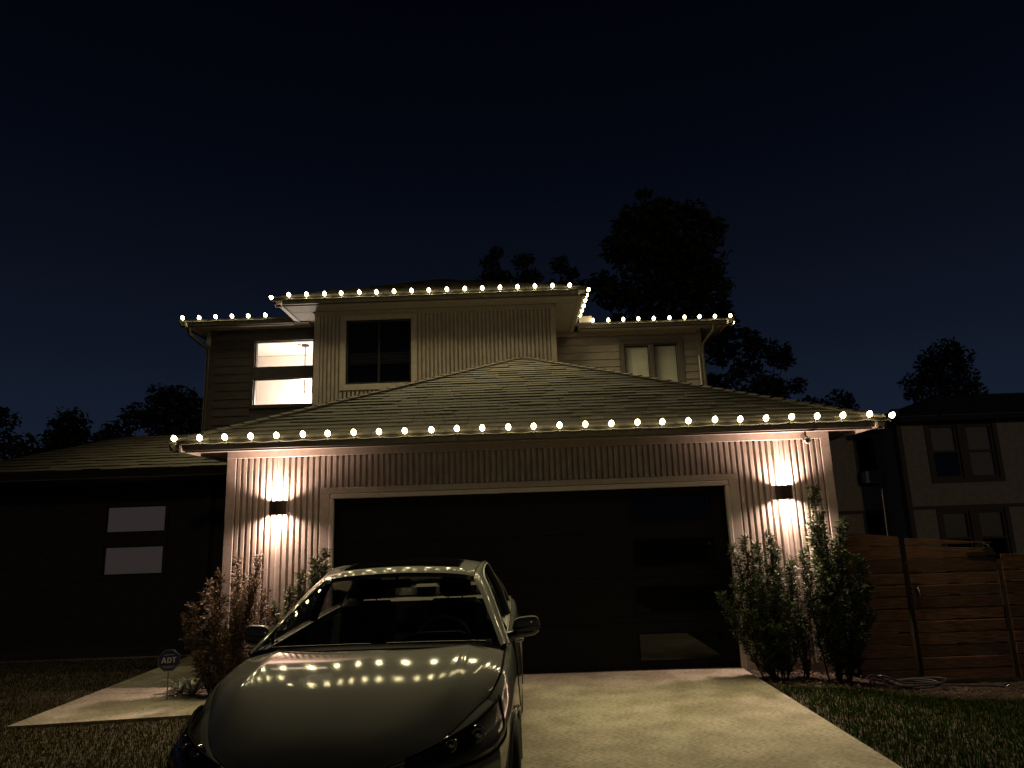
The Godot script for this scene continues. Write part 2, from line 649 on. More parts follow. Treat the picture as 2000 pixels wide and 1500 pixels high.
func roof_slab(called: String, pts: Array, parent: Node3D):      # pts: 4 points of a plane, thickness below
	var g := G.new()
	var low := []
	var up := []
	for p in pts:
		low.append(p - Vector3(0, 0.06, 0)); up.append(p)
	g.hull8(low + up)
	part(called, g, M.roof_felt, parent)

func eave_run(a: Vector3, b: Vector3, out: Vector3, height: float, parent: Node3D, mat_: Material):
	# gutter with sloping face along a -> b (a, b: top front lip), and the fascia board behind it
	var g := G.new()
	g.flat()
	var prof := [Vector2(0, 0), Vector2(-0.008, -0.012), Vector2(-0.012, -0.028), Vector2(-0.034, -height * 0.5), Vector2(-0.052, -height + 0.012), Vector2(-0.058, -height), Vector2(-0.125, -height), Vector2(-0.125, 0.0), Vector2(-0.118, 0.0), Vector2(-0.118, -0.03), Vector2(-0.014, -0.03), Vector2(-0.008, 0.0)]
	for i in prof.size():
		var p: Vector2 = prof[i]
		var q: Vector2 = prof[(i + 1) % prof.size()]
		var p0 := a + out * p.x + Vector3.UP * p.y
		var p1 := b + out * p.x + Vector3.UP * p.y
		var q0 := a + out * q.x + Vector3.UP * q.y
		var q1 := b + out * q.x + Vector3.UP * q.y
		var mid := (a + b) * 0.5 + out * -0.06 + Vector3.UP * (-height * 0.5)
		if i < 7: g.face([p0, p1, q1, q0], mid)
		else: g.quad(p0, p1, q1, q0)
	for e in [a, b]:      # end caps
		var other: Vector3 = b if e == a else a
		g.face([e + out * -0.125, e, e + out * -0.058 + Vector3.UP * -height, e + out * -0.125 + Vector3.UP * -height], other)
	part("gutter", g, mat_, parent)
	g = G.new()
	var d := (b - a).normalized()
	var bas := Basis(d, Vector3.UP, d.cross(Vector3.UP))
	g.box((a + b) * 0.5 + out * -0.139 + Vector3.UP * (-height * 0.5 - 0.008), Vector3((b - a).length(), height + 0.02, 0.024), bas)
	part("fascia_board", g, M.trim_paint, parent)

func window_unit(x0: float, x1: float, y0: float, y1: float, z: float, parent: Node3D, glass: Material, frame: Material, fw := 0.03, mullions := 0) -> Node3D:
	var w := Node3D.new()
	w.name = "window"
	parent.add_child(w, true)
	var g := G.new()
	var d := 0.05
	g.cbox(Vector3((x0 + x1) * 0.5, y1 - fw * 0.5, z), Vector3(x1 - x0, fw, d), 0.004)
	g.cbox(Vector3((x0 + x1) * 0.5, y0 + fw * 0.5, z), Vector3(x1 - x0, fw, d), 0.004)
	g.cbox(Vector3(x0 + fw * 0.5, (y0 + y1) * 0.5, z), Vector3(fw, y1 - y0 - 2 * fw, d), 0.004)
	g.cbox(Vector3(x1 - fw * 0.5, (y0 + y1) * 0.5, z), Vector3(fw, y1 - y0 - 2 * fw, d), 0.004)
	for i in mullions:
		var mx := lerpf(x0, x1, (i + 1.0) / (mullions + 1.0))
		g.cbox(Vector3(mx, (y0 + y1) * 0.5, z), Vector3(fw * 1.2, y1 - y0 - 2 * fw, d * 0.9), 0.004)
	part("frame", g, frame, w)
	for i in mullions + 1:
		var a := lerpf(x0 + fw, x1 - fw, float(i) / (mullions + 1))
		var b := lerpf(x0 + fw, x1 - fw, (i + 1.0) / (mullions + 1))
		g = G.new()
		g.flat()
		g.quad(Vector3(a, y0 + fw, z), Vector3(b, y0 + fw, z), Vector3(b, y1 - fw, z), Vector3(a, y1 - fw, z))
		part("pane", g, glass, w)
	return w

func casing(x0: float, x1: float, y0: float, y1: float, z: float, w: float, parent: Node3D, mat_: Material):
	# flat trim boards round an opening, 2 cm proud of z
	for c in [[Vector3((x0 + x1) * 0.5, y1 + w * 0.5, z), Vector3(x1 - x0 + 2 * w, w, 0.04)],
			[Vector3((x0 + x1) * 0.5, y0 - w * 0.5, z), Vector3(x1 - x0 + 2 * w, w, 0.04)],
			[Vector3(x0 - w * 0.5, (y0 + y1) * 0.5, z), Vector3(w, y1 - y0, 0.04)],
			[Vector3(x1 + w * 0.5, (y0 + y1) * 0.5, z), Vector3(w, y1 - y0, 0.04)]]:
		boxpart("trim_board", c[0], c[1], mat_, parent, 0.003)

func build_house():
	house = thing("house", "two-storey taupe house with slatted cladding and string lights along its eaves", "house")
	var meshes := {}
	# ---- garage front: backing wall, slats, trim
	var gw := wall_with_holes("garage_wall", -3.77, 3.78, -0.1, 2.76, 0.067, 0.14, [[-2.47, 2.47, -0.1, 2.16]], M.wall_paint, house)
	var in_door := func(x: float) -> Array:
		if x < -2.60 or x > 2.60: return [[0.03, 2.672]]
		return [[2.272, 2.672]]
	slat_row(-3.655, -2.602, 0.0735, in_door, 0.102, gw, meshes)
	slat_row(-2.602, 2.602, 0.0735, in_door, 0.102, gw, meshes)
	slat_row(2.602, 3.665, 0.0735, in_door, 0.102, gw, meshes)
	for t in [[Vector3(0.005, 2.716, 0.094), Vector3(7.55, 0.088, 0.036)],       # head board
			[Vector3(-3.712, 1.335, 0.093), Vector3(0.114, 2.674, 0.034)], [Vector3(3.723, 1.335, 0.093), Vector3(0.114, 2.674, 0.034)],
			[Vector3(0, 2.233, 0.090), Vector3(5.19, 0.075, 0.030)],             # band above the opening
			[Vector3(-2.535, 1.085, 0.090), Vector3(0.12, 2.22, 0.030)], [Vector3(2.535, 1.085, 0.090), Vector3(0.12, 2.22, 0.030)]]:
		boxpart("trim_board", t[0], t[1], M.trim_paint, gw, 0.004)
	for t in [[Vector3(0, 2.161, 0.085), Vector3(4.93, 0.058, 0.06)], [Vector3(-2.449, 1.045, 0.085), Vector3(0.05, 2.17, 0.06)], [Vector3(2.449, 1.045, 0.085), Vector3(0.05, 2.17, 0.06)]]:
		boxpart("door_stop", t[0], t[1], M.gutter_pale, gw, 0.006)
	for sx in [-1.0, 1.0]:
		boxpart("garage_side_wall", Vector3(-3.70 if sx < 0 else 3.71, 1.33, -2.2), Vector3(0.13, 2.86, 4.26), M.wall_paint, house)
	boxpart("garage_back_wall", Vector3(0, 1.33, -4.4), Vector3(7.5, 2.86, 0.12), M.wall_paint, house)
	boxpart("garage_ceiling", Vector3(0, 2.72, -2.15), Vector3(7.3, 0.06, 4.4), M.wall_paint, house)
	boxpart("garage_floor", Vector3(0, -0.05, -2.0), Vector3(7.2, 0.1, 3.9), M.concrete, house)
	# ---- garage door: four sections, panes in the right-hand column
	var door := Node3D.new()
	door.name = "garage_door"
	house.add_child(door)
	door.set_meta("label", "wide black sectional garage door with a column of dark panes")
	var rows := [[0.012, 0.53], [0.536, 1.062], [1.068, 1.594], [1.60, 2.128]]
	var panes := [[0.095, 0.40], [0.65, 0.945], [1.20, 1.505], [1.745, 2.035]]
	for i in 4:
		var y0: float = rows[i][0]
		var y1: float = rows[i][1]
		var q: Array = panes[i]
		var sec := wall_with_holes("door_section", -2.42, 2.42, y0, y1, 0.0, 0.045, [[1.262, 2.25, q[0], q[1]]], M.door_black, door)
		var g := G.new()
		g.flat()
		g.box(Vector3(1.756, (q[0] + q[1]) * 0.5, -0.022), Vector3(0.98, q[1] - q[0] - 0.006, 0.008))
		part("pane", g, M.black_glass, sec)
		g = G.new()
		for e in [[Vector3(1.756, q[0] - 0.008, 0.002), Vector3(1.02, 0.016, 0.016)], [Vector3(1.756, q[1] + 0.008, 0.002), Vector3(1.02, 0.016, 0.016)],
				[Vector3(1.254, (q[0] + q[1]) * 0.5, 0.002), Vector3(0.016, q[1] - q[0], 0.016)], [Vector3(2.258, (q[0] + q[1]) * 0.5, 0.002), Vector3(0.016, q[1] - q[0], 0.016)]]:
			g.cbox(e[0], e[1], 0.003)
		part("pane_frame", g, M.pane_edge, sec)
	boxpart("bottom_seal", Vector3(0, 0.006, -0.02), Vector3(4.84, 0.012, 0.03), M.tyre, door)
	# ---- garage roof
	var el := Vector3(-4.24, 2.855, 0.58)
	var er := Vector3(4.25, 2.855, 0.58)
	var apex := Vector3(0.02, 4.655, -3.10)
	var gr := Node3D.new()
	gr.name = "garage_roof"
	house.add_child(gr)
	gr.set_meta("label", "low hip roof of brown shingles over the garage")
	var g := G.new()
	g.flat()
	var bl := Vector3(-4.24, 2.855, -3.3)
	var br := Vector3(4.25, 2.855, -3.3)
	var dn := Vector3(0, -0.012, 0)
	g.tri(el + dn, er + dn, apex + dn); g.tri(bl + dn, el + dn, apex + dn); g.tri(er + dn, br + dn, apex + dn)
	g.tri(bl + dn, apex + dn, br + dn)
	part("roof_deck", g, M.roof_felt, gr)
	shingle_plane(el, er, apex + Vector3(-0.03, 0, 0), apex + Vector3(0.03, 0, 0), 0.143, gr, 300)
	shingle_plane(bl, el, apex, apex, 0.143, gr, 0)
	shingle_plane(er, br, apex, apex, 0.143, gr, 0)
	hip_caps(el, apex, gr)
	hip_caps(er, apex, gr)
	# soffit under the garage eaves
	for sf in [[Vector3(0.005, 2.772, 0.27), Vector3(8.3, 0.022, 0.40)], [Vector3(-4.0, 2.772, -1.6), Vector3(0.46, 0.022, 3.335)], [Vector3(4.01, 2.772, -1.6), Vector3(0.46, 0.022, 3.335)]]:
		boxpart("soffit", sf[0], sf[1], M.soffit_board, house)
	eave_run(Vector3(-4.27, 2.845, 0.62), Vector3(4.28, 2.845, 0.62), Vector3(0, 0, 1), 0.105, house, M.gutter_metal)
	eave_run(Vector3(-4.275, 2.845, -3.2), Vector3(-4.275, 2.845, 0.60), Vector3(-1, 0, 0), 0.105, house, M.gutter_metal)
	eave_run(Vector3(4.285, 2.845, 0.60), Vector3(4.285, 2.845, -3.2), Vector3(1, 0, 0), 0.105, house, M.gutter_metal)
	# ---- upper middle block with slats and a dark window
	var uw := wall_with_holes("upper_wall", -3.70, 0.65, 2.9, 5.66, -3.233, 0.14, [[-3.13, -1.955, 4.29, 5.48]], M.wall_paint, house)
	var up_r := func(x: float) -> Array:
		if x > -3.25 and x < -1.84: return [[3.7, 4.185]]
		return [[3.7, 5.57]]
	slat_row(-3.60, -3.25, 0.0735, up_r, -3.198, uw, meshes)
	slat_row(-3.25, -1.84, 0.0735, up_r, -3.198, uw, meshes)
	slat_row(-1.84, 0.55, 0.0735, up_r, -3.198, uw, meshes)
	boxpart("trim_board", Vector3(-1.525, 5.615, -3.206), Vector3(4.35, 0.09, 0.036), M.trim_paint, uw, 0.004)
	boxpart("trim_board", Vector3(-3.65, 4.6, -3.207), Vector3(0.10, 1.94, 0.034), M.trim_paint, uw, 0.004)
	boxpart("trim_board", Vector3(0.60, 4.6, -3.207), Vector3(0.10, 1.94, 0.034), M.trim_paint, uw, 0.004)
	casing(-3.13, -1.955, 4.29, 5.48, -3.208, 0.105, uw, M.trim_paint)
	var w := window_unit(-3.13, -1.955, 4.29, 5.48, -3.25, uw, M.window_glass, M.frame_black, 0.035, 1)
	g = G.new()       # a half-drawn pleated shade inside, then the dark room
	for i in 6:
		g.box(Vector3(-2.54, 4.70 + i * 0.035, -3.33 + (0.008 if i % 2 else 0.0)), Vector3(1.1, 0.034, 0.006))
	part("shade", g, M.dim_shade, w)
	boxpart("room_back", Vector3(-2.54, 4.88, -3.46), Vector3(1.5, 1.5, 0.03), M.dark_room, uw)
	boxpart("upper_side_wall", Vector3(-3.63, 4.3, -3.72), Vector3(0.13, 2.7, 0.70), M.wall_paint, house)
	boxpart("upper_side_wall", Vector3(0.58, 4.3, -4.3), Vector3(0.13, 2.7, 1.86), M.wall_paint, house)
	# ---- left upper wing, lit room
	var holes := [[-5.09, -3.965, 4.87, 5.388], [-5.09, -3.965, 4.135, 4.645]]
	var lw := wall_with_holes("left_wing_wall", -5.94, -3.695, 2.9, 5.66, -4.066, 0.14, holes, M.dark_siding, house)
	lap_siding(-5.84, -3.72, 3.3, 5.58, -4.062, 0.162, [[-5.15, -3.905, 4.075, 5.448]], M.dark_siding, lw)
	boxpart("trim_board", Vector3(-4.5275, 4.7575, -4.055), Vector3(1.125, 0.222, 0.036), M.dark_siding, lw, 0.003)
	casing(-5.09, -3.965, 4.135, 5.388, -4.054, 0.058, lw, M.frame_bronze)
	boxpart("corner_board", Vector3(-5.89, 4.4, -4.055), Vector3(0.10, 2.5, 0.04), M.dark_siding, lw, 0.003)
	for h in holes: window_unit(h[0], h[1], h[2], h[3], -4.10, lw, M.window_glass, M.frame_black, 0.018)
	g = G.new()       # the room behind: floor, ceiling and walls with thickness
	g.box(Vector3(-4.8, 5.66, -5.15), Vector3(2.6, 0.1, 1.9)); g.box(Vector3(-4.8, 2.85, -5.15), Vector3(2.6, 0.1, 1.9))
	g.box(Vector3(-4.8, 4.25, -6.05), Vector3(2.6, 2.7, 0.1)); g.box(Vector3(-6.05, 4.25, -5.1), Vector3(0.1, 2.7, 1.8)); g.box(Vector3(-3.55, 4.25, -5.1), Vector3(0.1, 2.7, 1.8))
	g.box(Vector3(-3.62, 4.25, -4.24), Vector3(0.14, 2.7, 0.08))
	part("room_shell", g, M.room_white, lw)
	# ---- right upper wing with two blinds
	holes = [[2.165, 2.70, 4.2, 5.35], [2.775, 3.285, 4.2, 5.36]]
	var rw := wall_with_holes("right_wing_wall", 0.65, 3.78, 2.9, 5.66, -5.116, 0.14, holes, M.siding_tan, house)
	lap_siding(0.66, 3.68, 4.1, 5.56, -5.112, 0.158, [[2.06, 3.39, 4.1, 5.46]], M.siding_tan, rw)
	boxpart("trim_board", Vector3(2.215, 5.605, -5.104), Vector3(3.13, 0.10, 0.036), M.trim_paint, rw, 0.003)
	boxpart("corner_board", Vector3(3.73, 4.4, -5.104), Vector3(0.10, 2.4, 0.04), M.siding_tan, rw, 0.003)
	casing(2.165, 3.285, 4.2, 5.355, -5.104, 0.10, rw, M.frame_bronze)
	boxpart("trim_board", Vector3(2.7375, 4.77, -5.104), Vector3(0.075, 1.155, 0.036), M.frame_bronze, rw, 0.003)
	for h in holes:
		w = window_unit(h[0], h[1], h[2], h[3], -5.15, rw, M.window_glass, M.frame_bronze, 0.028)
		g = G.new()
		var y: float = h[2] + 0.04
		var tilt := Basis(Vector3.RIGHT, 0.95)
		while y < h[3] - 0.05:
			g.box(Vector3((h[0] + h[1]) * 0.5, y, -5.21), Vector3(h[1] - h[0] - 0.07, 0.052, 0.003), Basis(Vector3.RIGHT, -0.25))
			y += 0.042
		part("blind", g, M.blind_white, w).set_meta("kind", "stuff")
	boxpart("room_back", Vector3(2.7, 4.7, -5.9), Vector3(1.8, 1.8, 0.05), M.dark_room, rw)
	boxpart("right_side_wall", Vector3(3.71, 4.3, -7.2), Vector3(0.13, 2.7, 4.1), M.siding_tan, house)
	boxpart("left_side_wall", Vector3(-5.87, 2.8, -6.3), Vector3(0.13, 5.7, 4.4), M.dark_siding, house)
	# ---- upper eaves: soffits, gutters
	for sf in [[Vector3(-1.55, 5.672, -2.985), Vector3(5.34, 0.022, 0.40)], [Vector3(-3.98, 5.672, -3.64), Vector3(0.46, 0.022, 0.89)], [Vector3(0.90, 5.672, -4.2), Vector3(0.46, 0.022, 2.0)],
			[Vector3(-5.12, 5.648, -3.90), Vector3(2.3, 0.022, 0.34)], [Vector3(-6.13, 5.648, -5.6), Vector3(0.3, 0.022, 3.05)],
			[Vector3(2.73, 5.648, -4.94), Vector3(2.95, 0.022, 0.34)], [Vector3(4.02, 5.648, -6.33), Vector3(0.36, 0.022, 2.4)]]:
		boxpart("soffit", sf[0], sf[1], M.soffit_board, house)
	eave_run(Vector3(-4.28, 5.765, -2.665), Vector3(1.19, 5.765, -2.665), Vector3(0, 0, 1), 0.105, house, M.gutter_metal)
	eave_run(Vector3(-4.285, 5.765, -4.10), Vector3(-4.285, 5.765, -2.69), Vector3(-1, 0, 0), 0.105, house, M.gutter_pale)
	eave_run(Vector3(1.195, 5.765, -2.69), Vector3(1.195, 5.765, -5.15), Vector3(1, 0, 0), 0.105, house, M.gutter_pale)
	eave_run(Vector3(-6.36, 5.715, -3.58), Vector3(-4.24, 5.715, -3.58), Vector3(0, 0, 1), 0.10, house, M.gutter_metal)
	eave_run(Vector3(-6.365, 5.715, -7.2), Vector3(-6.365, 5.715, -3.60), Vector3(-1, 0, 0), 0.10, house, M.gutter_metal)
	eave_run(Vector3(1.20, 5.715, -4.66), Vector3(4.36, 5.715, -4.66), Vector3(0, 0, 1), 0.10, house, M.gutter_metal)
	eave_run(Vector3(4.365, 5.715, -4.68), Vector3(4.365, 5.715, -7.4), Vector3(1, 0, 0), 0.10, house, M.gutter_metal)
	# ---- upper roofs
	var ur := Node3D.new()
	ur.name = "upper_roof"
	house.add_child(ur)
	ur.set_meta("label", "low hip roofs over the upper storey")
	var ca := Vector3(-1.68, 7.16, -5.75)
	for tri_ in [[Vector3(-4.30, 5.775, -2.70), Vector3(1.21, 5.775, -2.70), ca], [Vector3(-4.30, 5.775, -9.0), Vector3(-4.30, 5.775, -2.70), ca], [Vector3(1.21, 5.775, -2.70), Vector3(1.21, 5.775, -9.0), ca], [Vector3(1.21, 5.775, -9.0), Vector3(-4.30, 5.775, -9.0), ca]]:
		g = G.new()
		g.flat()
		g.tri(tri_[0], tri_[1], tri_[2])
		part("roof_plane", g, M.roof_felt, ur)
	shingle_plane(Vector3(-4.30, 5.785, -2.70), Vector3(1.21, 5.785, -2.70), ca, ca + Vector3(0.02, 0, 0), 0.143, ur, 0)
	roof_slab("roof_plane", [Vector3(-6.38, 5.72, -3.62), Vector3(-3.9, 5.72, -3.62), Vector3(-3.9, 6.2, -6.0), Vector3(-5.3, 6.2, -6.0)], ur)
	roof_slab("roof_plane", [Vector3(-6.38, 5.72, -3.62), Vector3(-5.3, 6.2, -6.0), Vector3(-5.3, 6.2, -8.4), Vector3(-6.38, 5.72, -8.4)], ur)
	roof_slab("roof_plane", [Vector3(0.9, 5.72, -4.70), Vector3(4.38, 5.72, -4.70), Vector3(3.3, 6.15, -6.9), Vector3(0.9, 6.15, -6.9)], ur)
	roof_slab("roof_plane", [Vector3(4.38, 5.72, -4.70), Vector3(4.38, 5.72, -9.0), Vector3(3.3, 6.15, -9.0), Vector3(3.3, 6.15, -6.9)], ur)
	# flashing box where the right wing roof meets the middle eave
	boxpart("splash_guard", Vector3(1.36, 5.80, -4.70), Vector3(0.26, 0.13, 0.02), M.gutter_pale, house, 0.004)
	# ---- lower left wing: dark wall, two stacked shaded windows, porch roof
	holes = [[-7.85, -6.73, 1.865, 2.35], [-7.84, -6.73, 1.10, 1.615]]
	var ll := wall_with_holes("entry_wall", -10.6, -3.77, -0.1, 2.76, -4.32, 0.14, [[-7.85, -6.73, 1.865, 2.35], [-7.85, -6.73, 1.10, 1.615]], M.dark_siding, house)
	lap_siding(-10.6, -3.78, 0.0, 2.7, -4.316, 0.162, [[-7.92, -6.66, 1.03, 2.42]], M.dark_siding, ll)
	boxpart("trim_board", Vector3(-7.29, 1.74, -4.308), Vector3(1.12, 0.25, 0.036), M.dark_siding, ll, 0.003)
	casing(-7.85, -6.73, 1.10, 2.35, -4.308, 0.065, ll, M.frame_bronze)
	for h in holes:
		w = window_unit(h[0], h[1], h[2], h[3], -4.36, ll, M.window_glass, M.frame_black, 0.02)
		boxpart("shade", Vector3((h[0] + h[1]) * 0.5, (h[2] + h[3]) * 0.5, -4.372), Vector3(h[1] - h[0] - 0.035, h[3] - h[2] - 0.035, 0.004), M.roller_shade, w)
	var pr := Node3D.new()
	pr.name = "porch_roof"
	house.add_child(pr)
	pr.set_meta("label", "dim shingled roof over the entry left of the garage")
	var p0 := Vector3(-9.75, 2.86, -2.46)
	var p1 := Vector3(-4.15, 2.86, -2.46)
	var p2 := Vector3(-4.15, 3.62, -4.02)
	var p3 := Vector3(-7.4, 3.62, -4.02)
	roof_slab("roof_deck", [p0 - Vector3(0, 0.015, 0), p1 - Vector3(0, 0.015, 0), p2 - Vector3(0, 0.015, 0), p3 - Vector3(0, 0.015, 0)], pr)
	roof_slab("roof_deck", [p0 - Vector3(0, 0.02, 0), p3 - Vector3(0, 0.02, 0), Vector3(-7.4, 3.6, -7.5), Vector3(-9.75, 2.84, -7.5)], pr)
	shingle_plane(p0, p1, p3, p2, 0.143, pr, 0)
	eave_run(Vector3(-9.78, 2.85, -2.42), Vector3(-4.30, 2.85, -2.42), Vector3(0, 0, 1), 0.105, pr, M.gutter_metal)
	boxpart("soffit", Vector3(-7.2, 2.775, -3.44), Vector3(6.4, 0.022, 1.88), M.dark_siding, pr)
	for px in [-9.4, -6.2]: if px < -9.0: boxpart("post", Vector3(px, 1.38, -2.75), Vector3(0.15, 2.76, 0.15), M.dark_siding, pr, 0.008)
	# ---- downspouts
	downspout([Vector3(3.95, 5.61, -4.72), Vector3(3.95, 5.50, -4.76), Vector3(3.80, 5.30, -5.03), Vector3(3.78, 5.15, -5.06), Vector3(3.78, 2.95, -5.06)])
	downspout([Vector3(-6.20, 5.60, -3.66), Vector3(-6.20, 5.48, -3.70), Vector3(-6.06, 5.34, -3.86), Vector3(-5.97, 5.28, -4.02), Vector3(-5.97, 5.1, -4.03), Vector3(-5.97, 3.6, -4.03)])
	# conduit on the right wing corner
	g = G.new()
	g.tube([Vector3(3.69, 5.05, -5.06), Vector3(3.69, 4.0, -5.06)], 0.014, 6)
	part("conduit", g, M.gutter_pale, house)

func downspout(pts: Array):
	var g := G.new()
	g.tube(pts, 0.038, 8)
	part("downspout", g, M.gutter_metal, house)

# ------------------------------------------------------------------ neighbour's house
func build_neighbour():
	var n := thing("neighbour_house", "dim beige two-storey neighbouring house beyond the wooden fence", "house")
	var k := 1.282
	var X := func(x: float) -> float: return -0.148 + (x + 0.148) * k
	var Y := func(y: float) -> float: return 1.701 + (y - 1.701) * k
	var z := -14.0
	var holes := []
	for h in [[10.50, 12.14, 2.56, 3.94], [10.49, 12.09, 0.40, 1.755]]: holes.append([X.call(h[0]), X.call(h[1]), Y.call(h[2]), Y.call(h[3])])
	var wl := wall_with_holes("front_wall", X.call(9.75), X.call(16.7), -1.6, Y.call(4.12), z, 0.2, holes, M.stucco, n)
	boxpart("band_board", Vector3(X.call(13.22), Y.call(1.85), z + 0.012), Vector3(6.9 * k, 0.11, 0.05), M.brown_trim, wl, 0.004)
	boxpart("corner_board", Vector3(X.call(9.75) - 0.05, 2.0, z - 0.06), Vector3(0.16, 6.3, 0.3), M.brown_trim, wl, 0.004)
	for h in holes:
		casing(h[0], h[1], h[2], h[3], z + 0.012, 0.14, wl, M.brown_trim)
		var mid: float = (h[0] + h[1]) * 0.5
		for side in 2:
			var a: float = h[0] if side == 0 else mid + 0.12
			var b: float = mid - 0.12 if side == 0 else h[1]
			var w := Node3D.new()
			w.name = "window"
			wl.add_child(w, true)
			var ym: float = (h[2] + h[3]) * 0.5
			var g := G.new()
			for c in [[Vector3((a + b) * 0.5, h[3] - 0.04, z - 0.06), Vector3(b - a, 0.08, 0.07)], [Vector3((a + b) * 0.5, h[2] + 0.04, z - 0.06), Vector3(b - a, 0.08, 0.07)], [Vector3((a + b) * 0.5, ym, z - 0.06), Vector3(b - a, 0.07, 0.07)],
					[Vector3(a + 0.04, ym, z - 0.061), Vector3(0.08, h[3] - h[2], 0.066)], [Vector3(b - 0.04, ym, z - 0.061), Vector3(0.08, h[3] - h[2], 0.066)]]:
				g.cbox(c[0], c[1], 0.005)
			part("frame", g, M.brown_trim, w)
			for r in 2:
				var ya: float = h[2] + 0.08 if r == 0 else ym + 0.035
				var yb: float = ym - 0.035 if r == 0 else h[3] - 0.08
				g = G.new()
				g.flat()
				g.quad(Vector3(a + 0.08, ya, z - 0.05), Vector3(b - 0.08, ya, z - 0.05), Vector3(b - 0.08, yb, z - 0.05), Vector3(a + 0.08, yb, z - 0.05))
				part("pane", g, M.window_glass, w)
				if not (side == 0 and r == 0 and h[2] > 2.0) and not (r == 0 and h[2] < 2.0):
					boxpart("blind", Vector3((a + b) * 0.5, (ya + yb) * 0.5, z - 0.11), Vector3(b - a - 0.14, yb - ya, 0.01), M.pane_dim, w)
		boxpart("mullion", Vector3(mid, (h[2] + h[3]) * 0.5, z - 0.02), Vector3(0.24, h[3] - h[2], 0.09), M.brown_trim, wl, 0.004)
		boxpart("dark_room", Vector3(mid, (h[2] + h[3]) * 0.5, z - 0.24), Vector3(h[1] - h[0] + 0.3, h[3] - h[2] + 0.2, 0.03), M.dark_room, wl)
	boxpart("left_wall", Vector3(X.call(9.75) + 0.1, 1.6, z - 4.4), Vector3(0.2, 6.3, 8.4), M.stucco, n)
	boxpart("right_wall", Vector3(X.call(16.7) - 0.1, 1.6, z - 4.4), Vector3(0.2, 6.3, 8.4), M.stucco, n)
	# recessed wing to the left of it
	var z2 := -15.5
	var k2 := 1.367
	var X2 := func(x: float) -> float: return -0.148 + (x + 0.148) * k2
	var Y2 := func(y: float) -> float: return 1.701 + (y - 1.701) * k2
	var hs := [[X2.call(8.60), X2.call(8.98), Y2.call(2.5), Y2.call(3.62)], [X2.call(8.60), X2.call(8.98), Y2.call(0.7), Y2.call(1.72)]]
	var rw := wall_with_holes("side_wing_wall", X2.call(7.9), X2.call(9.85), -1.2, Y2.call(3.95), z2, 0.2, hs, M.stucco, n)
	for h in hs:
		casing(h[0], h[1], h[2], h[3], z2 + 0.012, 0.09, rw, M.brown_trim)
		var w := window_unit(h[0], h[1], h[2], h[3], z2 - 0.06, rw, M.black_glass, M.brown_trim, 0.05)
	boxpart("band_board", Vector3(X2.call(8.85), Y2.call(1.80), z2 + 0.012), Vector3(1.9 * k2, 0.11, 0.05), M.brown_trim, rw, 0.004)
	boxpart("eave_shadow_board", Vector3(X2.call(8.85), Y2.call(3.85), z2 + 0.25), Vector3(2.0 * k2, 0.16, 0.5), M.brown_trim, rw, 0.004)
	# roof
	var g := G.new()
	g.flat()
	var a := Vector3(X.call(9.55), Y.call(4.14), z + 0.5)
	var b := Vector3(X.call(17.0), Y.call(4.14), z + 0.5)
	var c := Vector3(X.call(9.55), Y.call(4.14), z - 9.0)
	var r0 := Vector3(X.call(12.1), Y.call(5.05), z - 2.6)
	var r1 := Vector3(X.call(17.0), Y.call(5.05), z - 2.6)
	g.quad(a, b, r1, r0); g.tri(c, a, r0)
	g.box(Vector3((a.x + b.x) * 0.5, a.y - 0.09, z + 0.47), Vector3(b.x - a.x, 0.17, 0.06))
	g.box(Vector3(a.x + 0.03, a.y - 0.09, z - 4.2), Vector3(0.06, 0.17, 9.4))
	part("roof", g, M.roof_felt, n)
	# window air conditioner: its own thing
	var ac := thing("window_air_conditioner", "small pale air conditioner in the narrow window of the neighbouring house", "air conditioner", Vector3(X2.call(8.77), Y2.call(2.655), z2 + 0.16))
	boxpart("case", Vector3.ZERO, Vector3(0.46, 0.40, 0.42), M.appliance_white, ac, 0.02)
	g = G.new()
	for i in 8: g.box(Vector3(0, -0.13 + i * 0.037, 0.214), Vector3(0.34, 0.012, 0.012))
	part("grille", g, M.car_trim, ac)
	# thin pole by the fence
	g = G.new()
	g.tube([Vector3(4.52, -0.3, -0.3), Vector3(4.56, 2.04, -0.3)], 0.007, 6)
	tag(part("metal_pole", g, M.gutter_pale, self), "thin metal pole standing behind the wooden fence", "pole")

